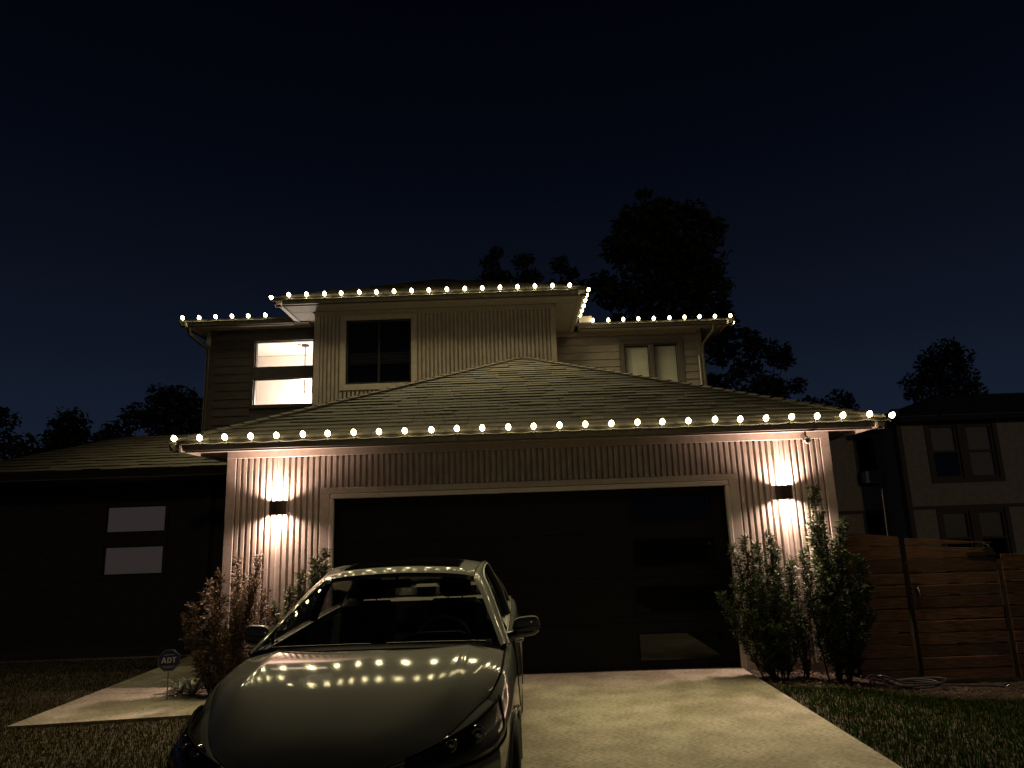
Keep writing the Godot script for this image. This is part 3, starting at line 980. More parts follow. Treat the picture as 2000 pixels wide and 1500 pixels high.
# ------------------------------------------------------------------ fence
func build_fence():
	# left panel, gate and right panel, each of horizontal boards with gaps; the top edge drops to the right
	var gaps_at := [-0.09, 0.046, 0.184, 0.322, 0.46, 0.60, 0.739, 0.877, 1.015, 1.17, 1.33]
	var panels := [["fence_panel", 3.86, 4.52, 1.515, 1.435, "cedar fence panel between the garage corner and the gate"],
		["garden_gate", 4.60, 5.66, 1.418, 1.26, "cedar garden gate with a black latch, its top edge sloping down"],
		["fence_panel", 5.74, 8.2, 1.19, 1.19, "cedar fence panel to the right of the gate"]]
	for pi in panels.size():
		var p: Array = panels[pi]
		var f := thing(p[0], p[5], "gate" if pi == 1 else "fence", Vector3.ZERO)
		var x0: float = p[1]
		var x1: float = p[2]
		var y := -0.225
		for i in gaps_at.size() + 1:
			var top: float = gaps_at[i] if i < gaps_at.size() else 1.6
			var gap := rng.randf_range(0.008, 0.015) if i < 9 else 0.004
			var yl := minf(top - gap, lerpf(p[3], p[4], 0.0))
			var yr := minf(top - gap, p[4])
			if yl < y + 0.02: break
			yr = maxf(yr, y + 0.004)
			var g := G.new()
			var zf := rng.randf_range(-0.003, 0.003)
			var sag := rng.randf_range(-0.004, 0.004)
			var ch := 0.016 if i < 9 else 0.004       # eased upper edge
			g.hull8([Vector3(x0, y, -0.02 + zf), Vector3(x1, y + sag, -0.02 + zf), Vector3(x1, y + sag, 0.0 + zf), Vector3(x0, y, 0.0 + zf),
				Vector3(x0, yl - ch, -0.02 + zf), Vector3(x1, yr - ch + sag, -0.02 + zf), Vector3(x1, yr - ch + sag, 0.0 + zf), Vector3(x0, yl - ch, 0.0 + zf)])
			g.hull8([Vector3(x0, yl - ch, -0.02 + zf), Vector3(x1, yr - ch + sag, -0.02 + zf), Vector3(x1, yr - ch + sag, 0.0 + zf), Vector3(x0, yl - ch, 0.0 + zf),
				Vector3(x0, yl, -0.02 + zf), Vector3(x1, yr + sag, -0.02 + zf), Vector3(x1, yr + sag, -0.015 + zf), Vector3(x0, yl, -0.015 + zf)])
			part("plank", g, M["cedar%d" % (rng.randi() % 3)], f)
			y = top
		var posts := [x0 + 0.05, x1 - 0.05]
		if x1 - x0 > 1.5: posts = [x0 + 0.05, x0 + 1.2, x1 - 0.05]
		if pi == 1: posts = [x0 + 0.05, (x0 + x1) * 0.5 + 0.02, x1 - 0.05]
		for px in posts:
			boxpart("rail" if pi == 1 else "post", Vector3(px, 0.45, -0.066), Vector3(0.085, 1.35, 0.085), M.cedar0, f)
		if pi == 1:
			var g := G.new()
			g.cbox(Vector3(4.635, 0.76, 0.012), Vector3(0.05, 0.20, 0.02), 0.004)
			g.tube([Vector3(4.635, 0.82, 0.02), Vector3(4.64, 0.84, 0.06), Vector3(4.66, 0.74, 0.065), Vector3(4.655, 0.70, 0.03)], 0.010, 6)
			part("latch", g, M.lamp_metal, f)
			g = G.new()
			g.cbox(Vector3(5.50, 1.20, 0.014), Vector3(0.34, 0.05, 0.02), 0.004)
			g.cbox(Vector3(5.58, 1.235, 0.02), Vector3(0.10, 0.09, 0.03), 0.006)
			part("hinge", g, M.lamp_metal, f)
			g = G.new()
			g.tube([Vector3(5.60, 1.19, 0.01), Vector3(5.60, 1.305, 0.01), Vector3(5.54, 1.32, 0.01)], 0.008, 6)
			part("pull_hook", g, M.steel_post, f)

# ------------------------------------------------------------------ trees
func make_crown(blobs: Array, leaf: float, per: int, dark: Color, light: Color) -> ArrayMesh:
	var s := SurfaceTool.new()
	s.begin(Mesh.PRIMITIVE_TRIANGLES)
	for b in blobs:
		var c: Vector3 = b[0]
		var r: float = b[1]
		var n := int(per * r * r)
		for i in n:
			var d := Vector3(rng.randfn(), rng.randfn(), rng.randfn()).normalized()
			var rad := r * pow(rng.randf(), 0.42) * rng.randf_range(0.85, 1.14)
			var p := c + Vector3(d.x, d.y * 0.86, d.z) * rad
			var t := Vector3(rng.randfn(), rng.randfn() * 0.7, rng.randfn()).normalized()
			var u := t.cross(Vector3(rng.randfn(), rng.randfn(), rng.randfn())).normalized()
			var w := leaf * rng.randf_range(0.6, 1.4)
			s.set_color(dark.lerp(light, rng.randf()))
			s.set_normal(t.cross(u).normalized())
			var q := [p - t * w, p + u * w * 0.42, p + t * w, p - u * w * 0.42]
			for k in [0, 1, 2, 0, 2, 3]: s.add_vertex(q[k])
	return s.commit()

func tree(label: String, at: Vector3, height: float, trunk_r: float, blobs: Array, leaf: float, per: int, group: String):
	var t := thing("tree", label, "tree", at, 0.0, group)
	var g := G.new()
	var pts := []
	var rad := []
	for i in 8:
		var f := i / 7.0
		pts.append(Vector3(sin(f * 4.0) * 0.12, height * 0.86 * f, cos(f * 3.0) * 0.1))
		rad.append(lerpf(trunk_r, trunk_r * 0.25, f))
	g.tube(pts, rad, 9)
	for b in blobs:
		var c: Vector3 = b[0]
		var f := clampf((c.y - 0.5 * Vector2(c.x, c.z).length() - 0.3) / (height * 0.86), 0.2, 0.95)
		var st := Vector3(sin(f * 4.0) * 0.12, height * 0.86 * f, cos(f * 3.0) * 0.1)
		var r := lerpf(trunk_r, trunk_r * 0.25, f) * 0.55
		g.tube([st, st.lerp(c, 0.5) + Vector3(0, -0.05 * b[1], 0), c, c + (c - st).normalized() * b[1] * 0.5], [r, r * 0.7, r * 0.4, r * 0.12], 6)
	part("trunk", g, M.bark, t)
	var cr := part("crown", make_crown(blobs, leaf, per, Color(0.018, 0.026, 0.012), Color(0.05, 0.062, 0.03)), M.tree_leaf, t)
	cr.set_meta("kind", "stuff")

func blobs_from(at: Vector3, z: float, list: Array, seed_: int, depth: float) -> Array:
	# list of [x, y, r] in the plane of the tree
	var r2 := RandomNumberGenerator.new()
	r2.seed = seed_
	var out := []
	for b in list:
		out.append([Vector3(b[0] - at.x, b[1] - at.y, r2.randf_range(-depth, depth)), b[2]])
	return out

func build_trees():
	# the big tree behind the house
	var at := Vector3(7.0, -0.5, -22.0)
	var big := [[6.7, 16.3, 0.95], [7.7, 16.6, 0.8], [8.7, 16.0, 0.85], [5.6, 15.3, 1.0], [6.8, 15.1, 1.35], [8.2, 14.9, 1.35], [9.4, 15.1, 0.75], [4.9, 14.3, 0.85], [4.35, 13.2, 0.75], [5.5, 13.6, 1.15], [7.0, 13.5, 1.5], [8.5, 13.4, 1.3], [9.6, 13.7, 0.75],
		[4.6, 11.9, 0.9], [6.0, 11.9, 1.3], [7.7, 11.9, 1.4], [9.0, 12.0, 0.9], [9.4, 11.0, 0.6], [5.0, 10.5, 1.0], [6.6, 10.3, 1.3], [8.1, 10.3, 1.2], [9.7, 10.3, 0.75], [5.8, 9.0, 1.2], [7.6, 8.8, 1.3], [9.2, 9.2, 0.9], [6.4, 17.1, 0.4], [7.4, 17.2, 0.35], [6.4, 7.6, 1.1], [8.4, 7.4, 1.1], [4.4, 9.6, 0.7]]
	tree("tall broad dark tree rising behind the roof of the house", at, 15.0, 0.34, blobs_from(at, -22.0, big, 1, 1.6), 0.20, 330, "trees behind the house")
	at = Vector3(10.6, -1.0, -20.0)
	tree("ragged dark tree low to the right of the tall tree", at, 8.6, 0.2, blobs_from(at, -20.0, [[9.9, 9.3, 0.55], [10.3, 9.0, 0.6], [10.0, 8.2, 0.7], [10.9, 8.5, 0.7], [11.6, 8.4, 0.5], [11.9, 7.2, 0.42], [11.3, 7.2, 0.6], [10.5, 7.2, 0.75], [9.8, 6.8, 0.6], [10.8, 6.2, 0.7], [11.9, 6.2, 0.5], [10.0, 5.8, 0.8], [9.2, 7.6, 0.5], [12.4, 5.9, 0.4]], 2, 0.7), 0.13, 560, "trees behind the house")
	var i := 0
	for c in [[-0.95, [[-1.2, 15.5, 0.55], [-0.8, 15.9, 0.42], [-0.9, 14.7, 0.75], [-0.4, 15.0, 0.5], [-1.5, 14.5, 0.5], [-0.9, 13.6, 0.9]], "leftmost of the three small treetops above the upper roof"],
			[0.75, [[0.5, 15.4, 0.5], [0.8, 15.8, 0.4], [0.9, 14.8, 0.7], [0.4, 14.4, 0.55], [1.3, 14.2, 0.6], [0.7, 13.5, 0.9]], "middle one of the three small treetops above the upper roof"],
			[2.7, [[2.5, 15.1, 0.55], [3.1, 14.9, 0.5], [2.3, 14.2, 0.7], [3.3, 14.1, 0.6], [2.8, 13.4, 0.9], [3.9, 14.3, 0.5]], "treetop just left of the tall tree above the upper roof"]]:
		at = Vector3(c[0], -0.5, -26.0)
		tree(c[2], at, 15.5, 0.26, blobs_from(at, -26.0, c[1], 10 + i, 0.8), 0.17, 380, "trees behind the house")
		i += 1
	at = Vector3(16.9, -2.0, -18.5)
	tree("round dark tree behind the roof of the neighbouring house", at, 9.4, 0.2, blobs_from(at, -18.5, [[17.3, 8.1, 0.62], [18.0, 7.9, 0.6], [16.7, 7.7, 0.6], [17.3, 7.3, 0.8], [18.1, 7.2, 0.6], [16.2, 6.9, 0.55], [16.9, 6.5, 0.8], [17.8, 6.4, 0.8], [15.8, 6.3, 0.42]], 30, 0.6), 0.12, 620, "trees beyond the houses")
	at = Vector3(13.0, -2.0, -20.0)
	tree("low dark treetops over the right end of the garage eave", at, 7.6, 0.16, blobs_from(at, -20.0, [[12.6, 6.3, 0.6], [13.4, 6.4, 0.6], [13.0, 5.8, 0.7], [14.1, 6.2, 0.45], [13.8, 5.6, 0.6]], 31, 0.5), 0.12, 520, "trees beyond the houses")
	for c in [[-26.0, [[-26.5, 7.4, 1.1], [-25.4, 7.7, 0.9], [-26.0, 6.6, 1.3], [-27.2, 6.4, 1.2], [-24.9, 6.4, 0.9]], "dark tree at the far left edge beyond the entry roof", 8.2],
			[-21.9, [[-22.6, 7.2, 0.95], [-21.7, 7.4, 0.9], [-23.1, 6.5, 0.9], [-22.0, 6.5, 1.1], [-21.0, 6.6, 0.8], [-23.6, 5.8, 0.8]], "dome-shaped dark tree second from the left beyond the entry roof", 8.0],
			[-17.4, [[-18.0, 8.8, 0.9], [-17.0, 8.6, 0.9], [-16.2, 8.1, 0.8], [-18.9, 7.8, 0.9], [-17.7, 7.6, 1.1], [-16.5, 7.2, 1.0], [-19.6, 6.9, 0.8], [-15.6, 7.0, 0.8], [-15.0, 7.6, 0.6]], "taller loose dark tree left of the upper storey", 9.2]]:
		at = Vector3(c[0], -0.5, -25.0)
		tree(c[2], at, c[3], 0.22, blobs_from(at, -25.0, c[1], 40 + i, 0.9), 0.16, 420, "trees to the left of the house")
		i += 1
	# low dark hedge line that closes the horizon behind
	var g := []
	for x in range(-60, 61, 2):
		g.append([Vector3(x + rng.randf_range(-0.6, 0.6), rng.randf_range(0.0, 2.2), rng.randf_range(-1.5, 1.5)), rng.randf_range(1.2, 2.2)])
	var hb := part("treeline", make_crown(g, 0.35, 60, Color(0.018, 0.026, 0.012), Color(0.045, 0.055, 0.027)), M.tree_leaf, self)
	hb.position = Vector3(0, -0.6, -36.0)
	tag(hb, "distant dark line of trees on the horizon", "trees", "", "stuff")

# ------------------------------------------------------------------ string lights and lamps
var bulb_mesh: ArrayMesh
var socket_mesh: ArrayMesh

func string_lights(label: String, spots: Array, out: Array, tilt: float, half: float) -> Node3D:
	# bulbs clipped to the gutter lip and leaning outwards, joined by a sagging cord
	if bulb_mesh == null:
		var g := G.new()
		g.lathe([Vector2(0.010, -0.037), Vector2(0.023, -0.031), Vector2(0.030, -0.015), Vector2(0.031, 0.002), Vector2(0.025, 0.018), Vector2(0.015, 0.031), Vector2(0.005, 0.039), Vector2(0.0, 0.041)], 12)
		bulb_mesh = g.done()
		g = G.new()
		g.lathe([Vector2(0.0, -0.075), Vector2(0.013, -0.074), Vector2(0.014, -0.050), Vector2(0.017, -0.040), Vector2(0.0, -0.039)], 8)
		g.box(Vector3(0, -0.074, -0.012), Vector3(0.02, 0.012, 0.034))
		socket_mesh = g.done()
	var o := thing("string_lights", label, "string lights", Vector3.ZERO, 0.0, "strings of warm bulbs along the eaves")
	var pts := []
	for i in spots.size():
		var p: Vector3 = spots[i]
		var u: Vector3 = out[i] if out.size() > 1 else out[0]
		var dirv := (Vector3.UP * 0.75 + u * 0.66 + Vector3(rng.randf_range(-0.09, 0.09), 0, rng.randf_range(-0.05, 0.05))).normalized()
		var side := u.cross(dirv).normalized()
		var bas := Basis(side.cross(dirv).normalized() * -1.0, dirv, side * -1.0).orthonormalized()
		bas = Basis(dirv.cross(-u).normalized(), dirv, dirv.cross(-u).normalized().cross(dirv)).orthonormalized()
		var b := part("bulb", bulb_mesh, M.bulb_glow, o, p)
		b.basis = bas
		part("socket", socket_mesh, M.socket, b)
		bulb_spot(b, Vector3.ZERO, Vector3(0, -cos(deg_to_rad(tilt)), 0) + u.normalized() * sin(deg_to_rad(tilt)), BULB, BULB_E * rng.randf_range(0.85, 1.12), 0.025, half)
		pts.append(p - dirv * 0.078)
		if i < spots.size() - 1:
			var q: Vector3 = spots[i + 1]
			var un: Vector3 = out[i + 1] if out.size() > 1 else out[0]
			var dn := (Vector3.UP * 0.75 + un * 0.66).normalized()
			for k in range(1, 4):
				var f := k / 4.0
				pts.append((p - dirv * 0.078).lerp(q - dn * 0.078, f) + Vector3(0, -0.012 * sin(f * PI) + rng.randf_range(-0.002, 0.002), 0))
	var g := G.new()
	g.tube(pts, 0.0045, 5)
	part("cord", g, M.cord, o)
	return o

func run(a: Vector3, b: Vector3, n: int) -> Array:
	var r := []
	for i in n: r.append(a.lerp(b, i / float(n - 1)) + Vector3(rng.randf_range(-0.008, 0.008), rng.randf_range(-0.004, 0.004), 0))
	return r

func build_lights():
	var fz := Vector3(0, 0, 1)
	# garage eave: 28 bulbs and one round the right-hand corner
	var sp := run(Vector3(-4.19, 2.878, 0.66), Vector3(4.04, 2.878, 0.66), 28)
	sp.append(Vector3(4.335, 2.865, 0.61))
	var ou := []
	for i in 28: ou.append(fz)
	ou.append(Vector3(1, 0, 0.05))
	string_lights("long string of warm bulbs along the garage eave", sp, ou, 40.0, 58.0)
	# upper middle block: corner, front, corner and the right-hand side going back
	sp = [Vector3(-4.325, 5.79, -2.70)]
	sp.append_array(run(Vector3(-3.99, 5.80, -2.625), Vector3(0.89, 5.80, -2.625), 17))
	ou = [Vector3(-1, 0, 0.05)]
	for i in 17: ou.append(fz)
	string_lights("string of warm bulbs along the front eave of the upper middle block", sp, ou, 22.0, 68.0)
	sp = run(Vector3(1.235, 5.80, -2.90), Vector3(1.235, 5.80, -4.42), 6)
	string_lights("short receding string of bulbs on the right side eave of the upper middle block", sp, [Vector3(1, 0, 0)], 38.0, 58.0)
	string_lights("string of six bulbs on the left upper wing eave", run(Vector3(-6.27, 5.75, -3.54), Vector3(-4.735, 5.75, -3.54), 6), [fz], 35.0, 60.0)
	sp = run(Vector3(1.50, 5.75, -4.62), Vector3(4.27, 5.75, -4.62), 10)
	sp.append(Vector3(4.42, 5.70, -4.95))
	ou = []
	for i in 10: ou.append(fz)
	ou.append(Vector3(1, 0, 0))
	string_lights("string of ten bulbs on the right upper wing eave", sp, ou, 27.0, 64.0)
	sconce(Vector3(-3.105, 2.045, 0.102), "wall lamp shining up and down left of the garage door")
	sconce(Vector3(3.13, 2.02, 0.102), "wall lamp shining up and down right of the garage door")
	# pendant in the lit room
	var p := thing("pendant_lamp", "glowing pendant lamp hanging in the lit upper window", "lamp", Vector3(-4.475, 4.43, -5.2))
	var g := G.new()
	g.lathe([Vector2(0.0, 1.180), Vector2(0.075, 1.180), Vector2(0.08, 1.165), Vector2(0.075, 1.145), Vector2(0.0, 1.143)], 20, Transform3D.IDENTITY, true)
	part("canopy", g, M.lamp_metal, p)
	g = G.new()
	g.tube([Vector3(0, 0.10, 0), Vector3(0, 1.15, 0)], 0.009, 8)
	g.lathe([Vector2(0.009, 0.20), Vector2(0.03, 0.13), Vector2(0.032, 0.10)], 12)
	part("stem", g, M.lamp_metal, p)
	g = G.new()
	g.lathe([Vector2(0.0, 0.125), Vector2(0.16, 0.115), Vector2(0.20, 0.09), Vector2(0.205, -0.09), Vector2(0.16, -0.12), Vector2(0.0, -0.125)], 24)
	part("glass_shade", g, M.shade_glow, p)
	omni(p, Vector3(0, 0, 0), Color(1.0, 0.93, 0.86), 2.0, 0.12)
	# smoke alarm on the ceiling of that room
	g = G.new()
	g.lathe([Vector2(0.0, -0.03), Vector2(0.035, -0.028), Vector2(0.04, 0.0), Vector2(0.0, 0.0)], 12)
	var sm := part("smoke_detector", g, M.gutter_pale, self)
	sm.position = Vector3(-4.58, 5.609, -5.12)
	tag(sm, "small round smoke alarm on the ceiling seen through the lit upper window", "smoke alarm")
	# security camera under the garage soffit
	var c := thing("security_camera", "dark bullet security camera under the eave above the right wall lamp", "camera", Vector3(3.385, 2.76, 0.36))
	g = G.new()
	g.lathe([Vector2(0.0, 0.0), Vector2(0.04, 0.0), Vector2(0.04, -0.015), Vector2(0.0, -0.018)], 14, Transform3D.IDENTITY, true)
	g.tube([Vector3(0, -0.01, 0), Vector3(-0.005, -0.07, 0.005), Vector3(-0.012, -0.10, 0.02)], 0.016, 8)
	part("bracket", g, M.lamp_metal, c)
	var ax := Vector3(-0.12, -0.5, 1.0).normalized()
	var bs := Basis(ax.cross(Vector3.RIGHT).normalized(), ax, ax.cross(ax.cross(Vector3.RIGHT).normalized()) * -1.0).orthonormalized()
	var xf := Transform3D(bs, Vector3(-0.012, -0.09, 0.0))
	g = G.new()
	g.lathe([Vector2(0.0, -0.06), Vector2(0.034, -0.06), Vector2(0.036, 0.0), Vector2(0.036, 0.12), Vector2(0.0, 0.12)], 18, xf, true)
	part("housing", g, M.lamp_metal, c)
	g = G.new()
	g.lathe([Vector2(0.0, 0.116), Vector2(0.026, 0.118), Vector2(0.037, 0.112), Vector2(0.041, 0.128), Vector2(0.034, 0.134), Vector2(0.024, 0.126), Vector2(0.012, 0.126)], 20, xf, true)
	part("front_ring", g, M.appliance_white, c)
	g = G.new()
	g.lathe([Vector2(0.012, 0.127), Vector2(0.008, 0.134), Vector2(0.0, 0.136)], 12, xf)
	part("lens", g, M.black_glass, c)

func sconce(at: Vector3, label: String):
	var s := thing("wall_lamp", label, "lamp", at, 0.0, "wall lamps beside the garage door")
	var g := G.new()
	# half-round band open at the top and bottom, and its back plate
	var R := 0.098
	var H := 0.083
	var prof := []
	for i in 25:
		var a := PI * i / 24.0
		prof.append(Vector2(-cos(a) * R, 0.024 + sin(a) * 0.112))
	g.flat()
	for i in 24:
		var p: Vector2 = prof[i]
		var q: Vector2 = prof[i + 1]
		var po := p + (p - Vector2(0, 0.024)).normalized() * 0.004
		var qo := q + (q - Vector2(0, 0.024)).normalized() * 0.004
		g.hull8([Vector3(p.x, -H, p.y), Vector3(q.x, -H, q.y), Vector3(qo.x, -H, qo.y), Vector3(po.x, -H, po.y),
			Vector3(p.x, H, p.y), Vector3(q.x, H, q.y), Vector3(qo.x, H, qo.y), Vector3(po.x, H, po.y)])
	part("shade_band", g, M.lamp_metal, s)
	boxpart("back_plate", Vector3(0, 0, 0.012), Vector3(0.19, 0.155, 0.02), M.lamp_metal, s, 0.003)
	g = G.new()
	var pl := PackedVector2Array()
	for q in prof: pl.append(Vector2(q.x * 0.97, (q.y - 0.024) * 0.97 + 0.024))
	g.prism(pl, 0.006, Transform3D(Basis(Vector3.RIGHT, PI / 2), Vector3(0, 0, 0)))
	part("divider", g, M.lamp_metal, s)
	for sg in [1.0, -1.0]:
		g = G.new()
		g.lathe([Vector2(0.0, -0.014), Vector2(0.014, -0.011), Vector2(0.018, 0.0), Vector2(0.014, 0.011), Vector2(0.0, 0.014)], 12)
		var b := part("lamp_bulb", g, M.sconce_bulb, s, Vector3(0, sg * 0.056, 0.070))
		bulb_spot(b, Vector3.ZERO, Vector3(0, sg, 0.02), SCONCE, SCONCE_E, 0.026, 83.0)

# ------------------------------------------------------------------ the car (local: x to its left = picture right, z forward)
func tabl(t: Array, z: float) -> float:           # smooth interpolation in a table of [z, value]
	if z <= t[0][0]: return t[0][1]
	for i in t.size() - 1:
		if z <= t[i + 1][0]:
			var x0: float = t[i][0]
			var x1: float = t[i + 1][0]
			var f := (z - x0) / (x1 - x0)
			var m0: float = (t[i + 1][1] - t[maxi(i - 1, 0)][1]) / (x1 - t[maxi(i - 1, 0)][0])
			var m1: float = (t[mini(i + 2, t.size() - 1)][1] - t[i][1]) / (t[mini(i + 2, t.size() - 1)][0] - x0)
			var h := x1 - x0
			var f2 := f * f
			var f3 := f2 * f
			return (2 * f3 - 3 * f2 + 1) * t[i][1] + (f3 - 2 * f2 + f) * h * m0 + (-2 * f3 + 3 * f2) * t[i + 1][1] + (f3 - f2) * h * m1
	return t[-1][1]

const CW := [[-2.40, 0.78], [-2.2, 0.85], [-1.8, 0.90], [-1.2, 0.92], [0.0, 0.915], [0.7, 0.905], [1.2, 0.90], [1.7, 0.885], [2.1, 0.85], [2.45, 0.81]]
const CHB := [[-2.40, 0.96], [-2.0, 1.0], [-1.0, 1.0], [0.0, 0.97], [0.8, 0.945], [1.2, 0.925], [1.6, 0.895], [2.0, 0.857], [2.45, 0.812]]
const CHC := [[-2.40, 1.03], [-1.9, 1.06], [-1.0, 1.04], [0.8, 1.01], [1.2, 0.998], [1.5, 0.966], [1.8, 0.913], [2.0, 0.863], [2.2, 0.797], [2.35, 0.733], [2.45, 0.68]]

func car_pt(zs: float, v: float) -> Vector3:
	# body surface: zs along the car, v from 0 (sill) over 5 (shoulder) to 8 (centre line)
	var w := tabl(CW, zs)
	var hb := tabl(CHB, zs)
	var hc := tabl(CHC, zs)
	var sill := 0.19 + 0.05 * smoothst(1.6, 2.4, absf(zs))
	var P := [Vector2(w * 0.90, sill), Vector2(w * 0.975, sill + 0.10), Vector2(w * 1.0, 0.50), Vector2(w * 0.992, 0.68), Vector2(w * 0.972, hb - 0.075), Vector2(w * 0.91, hb),
		Vector2(w * 0.66, lerpf(hb, hc, 0.62) + 0.022 * (1.0 - smoothst(1.9, 2.45, zs))), Vector2(w * 0.33, lerpf(hb, hc, 0.93)), Vector2(0, hc)]
	var i := clampi(int(v), 0, 7)
	var f := v - i
	var p: Vector2
	if i < 6: p = P[i].cubic_interpolate(P[i + 1], P[maxi(i - 1, 0)], P[i + 2] if i < 5 else P[6] * 2.0 - P[5], f)       # the crease at 6 breaks the curve
	else: p = P[i].cubic_interpolate(P[i + 1], P[6] * 2.0 - P[7] if i == 6 else P[6], P[8] if i == 6 else Vector2(-P[7].x, P[7].y), f)
	var S := 0.75 * pow(clampf((zs - 0.9) / 1.55, 0.0, 1.0), 1.5)
	var t := p.x / maxf(w * 0.91, 0.01)
	var sw := S * t * t * t
	if v < 5.0: sw = S * lerpf(0.62, 1.0, smoothst(2.6, 5.0, v))
	var St := 0.16 * pow(clampf((-zs - 1.5) / 0.9, 0.0, 1.0), 1.5)
	sw -= St * minf(t * t, 1.0)
	return Vector3(p.x, p.y, zs - sw)

func mir(p: Vector3, s: float) -> Vector3:
	return Vector3(p.x * s, p.y, p.z)

func car_sheet(zs: Array, vs: Array, s: float, off := 0.0) -> G:
	var g := G.new()
	var rows := []
	for z in zs:
		var r := []
		for v in vs:
			var p := car_pt(z, v)
			if off != 0.0:
				var n := (car_pt(z, v + 0.02) - car_pt(z, v - 0.02)).cross(car_pt(z + 0.02, v) - car_pt(z - 0.02, v)).normalized()
				p += n * off
			r.append(mir(p, s))
		rows.append(r)
	g.grid(rows, s < 0.0)
	return g

func span(a: float, b: float, n: int) -> Array:
	var r := []
	for i in n + 1: r.append(lerpf(a, b, i / float(n)))
	return r

func patch4(bl: Array, tl: Array, n: int, bulge: Vector3) -> Array:
	# rows between a lower and an upper curve of equal length, bulging in the middle
	var rows := []
	for i in n + 1:
		var f := i / float(n)
		var r := []
		for j in bl.size():
			var u := j / float(bl.size() - 1)
			r.append(bl[j].lerp(tl[j], f) + bulge * (4 * f * (1 - f)) * (1.0 - 0.7 * pow(absf(2 * u - 1), 3)))
		rows.append(r)
	return rows

func curve(keys: Array, n: int) -> Array:           # Catmull-Rom through keys
	var r := []
	for i in n + 1:
		var t := i / float(n) * (keys.size() - 1)
		var k := mini(int(t), keys.size() - 2)
		var f := t - k
		r.append(keys[k].cubic_interpolate(keys[k + 1], keys[maxi(k - 1, 0)], keys[mini(k + 2, keys.size() - 1)], f))
	return r

func line_tube(called: String, pts: Array, r: float, m: Material, parent: Node3D):
	var g := G.new()
	g.tube(pts, r, 6)
	part(called, g, m, parent)

func arch_cut(zs: Array, vs: Array, s: float) -> G:
	# side sheet with the wheel openings left out
	var g := G.new()
	g.smooth()
	for i in zs.size() - 1:
		for j in vs.size() - 1:
			var a := car_pt(zs[i], vs[j])
			var b := car_pt(zs[i], vs[j + 1])
			var c := car_pt(zs[i + 1], vs[j + 1])
			var d := car_pt(zs[i + 1], vs[j])
			var m := (a + b + c + d) * 0.25
			if Vector2(m.z - 1.48, m.y - 0.335).length() < 0.365 or Vector2(m.z + 1.30, m.y - 0.335).length() < 0.365: continue
			var q := [mir(a, s), mir(b, s), mir(c, s), mir(d, s)]
			if s > 0.0: g.quad(q[0], q[1], q[2], q[3])
			else: g.quad(q[0], q[3], q[2], q[1])
	return g

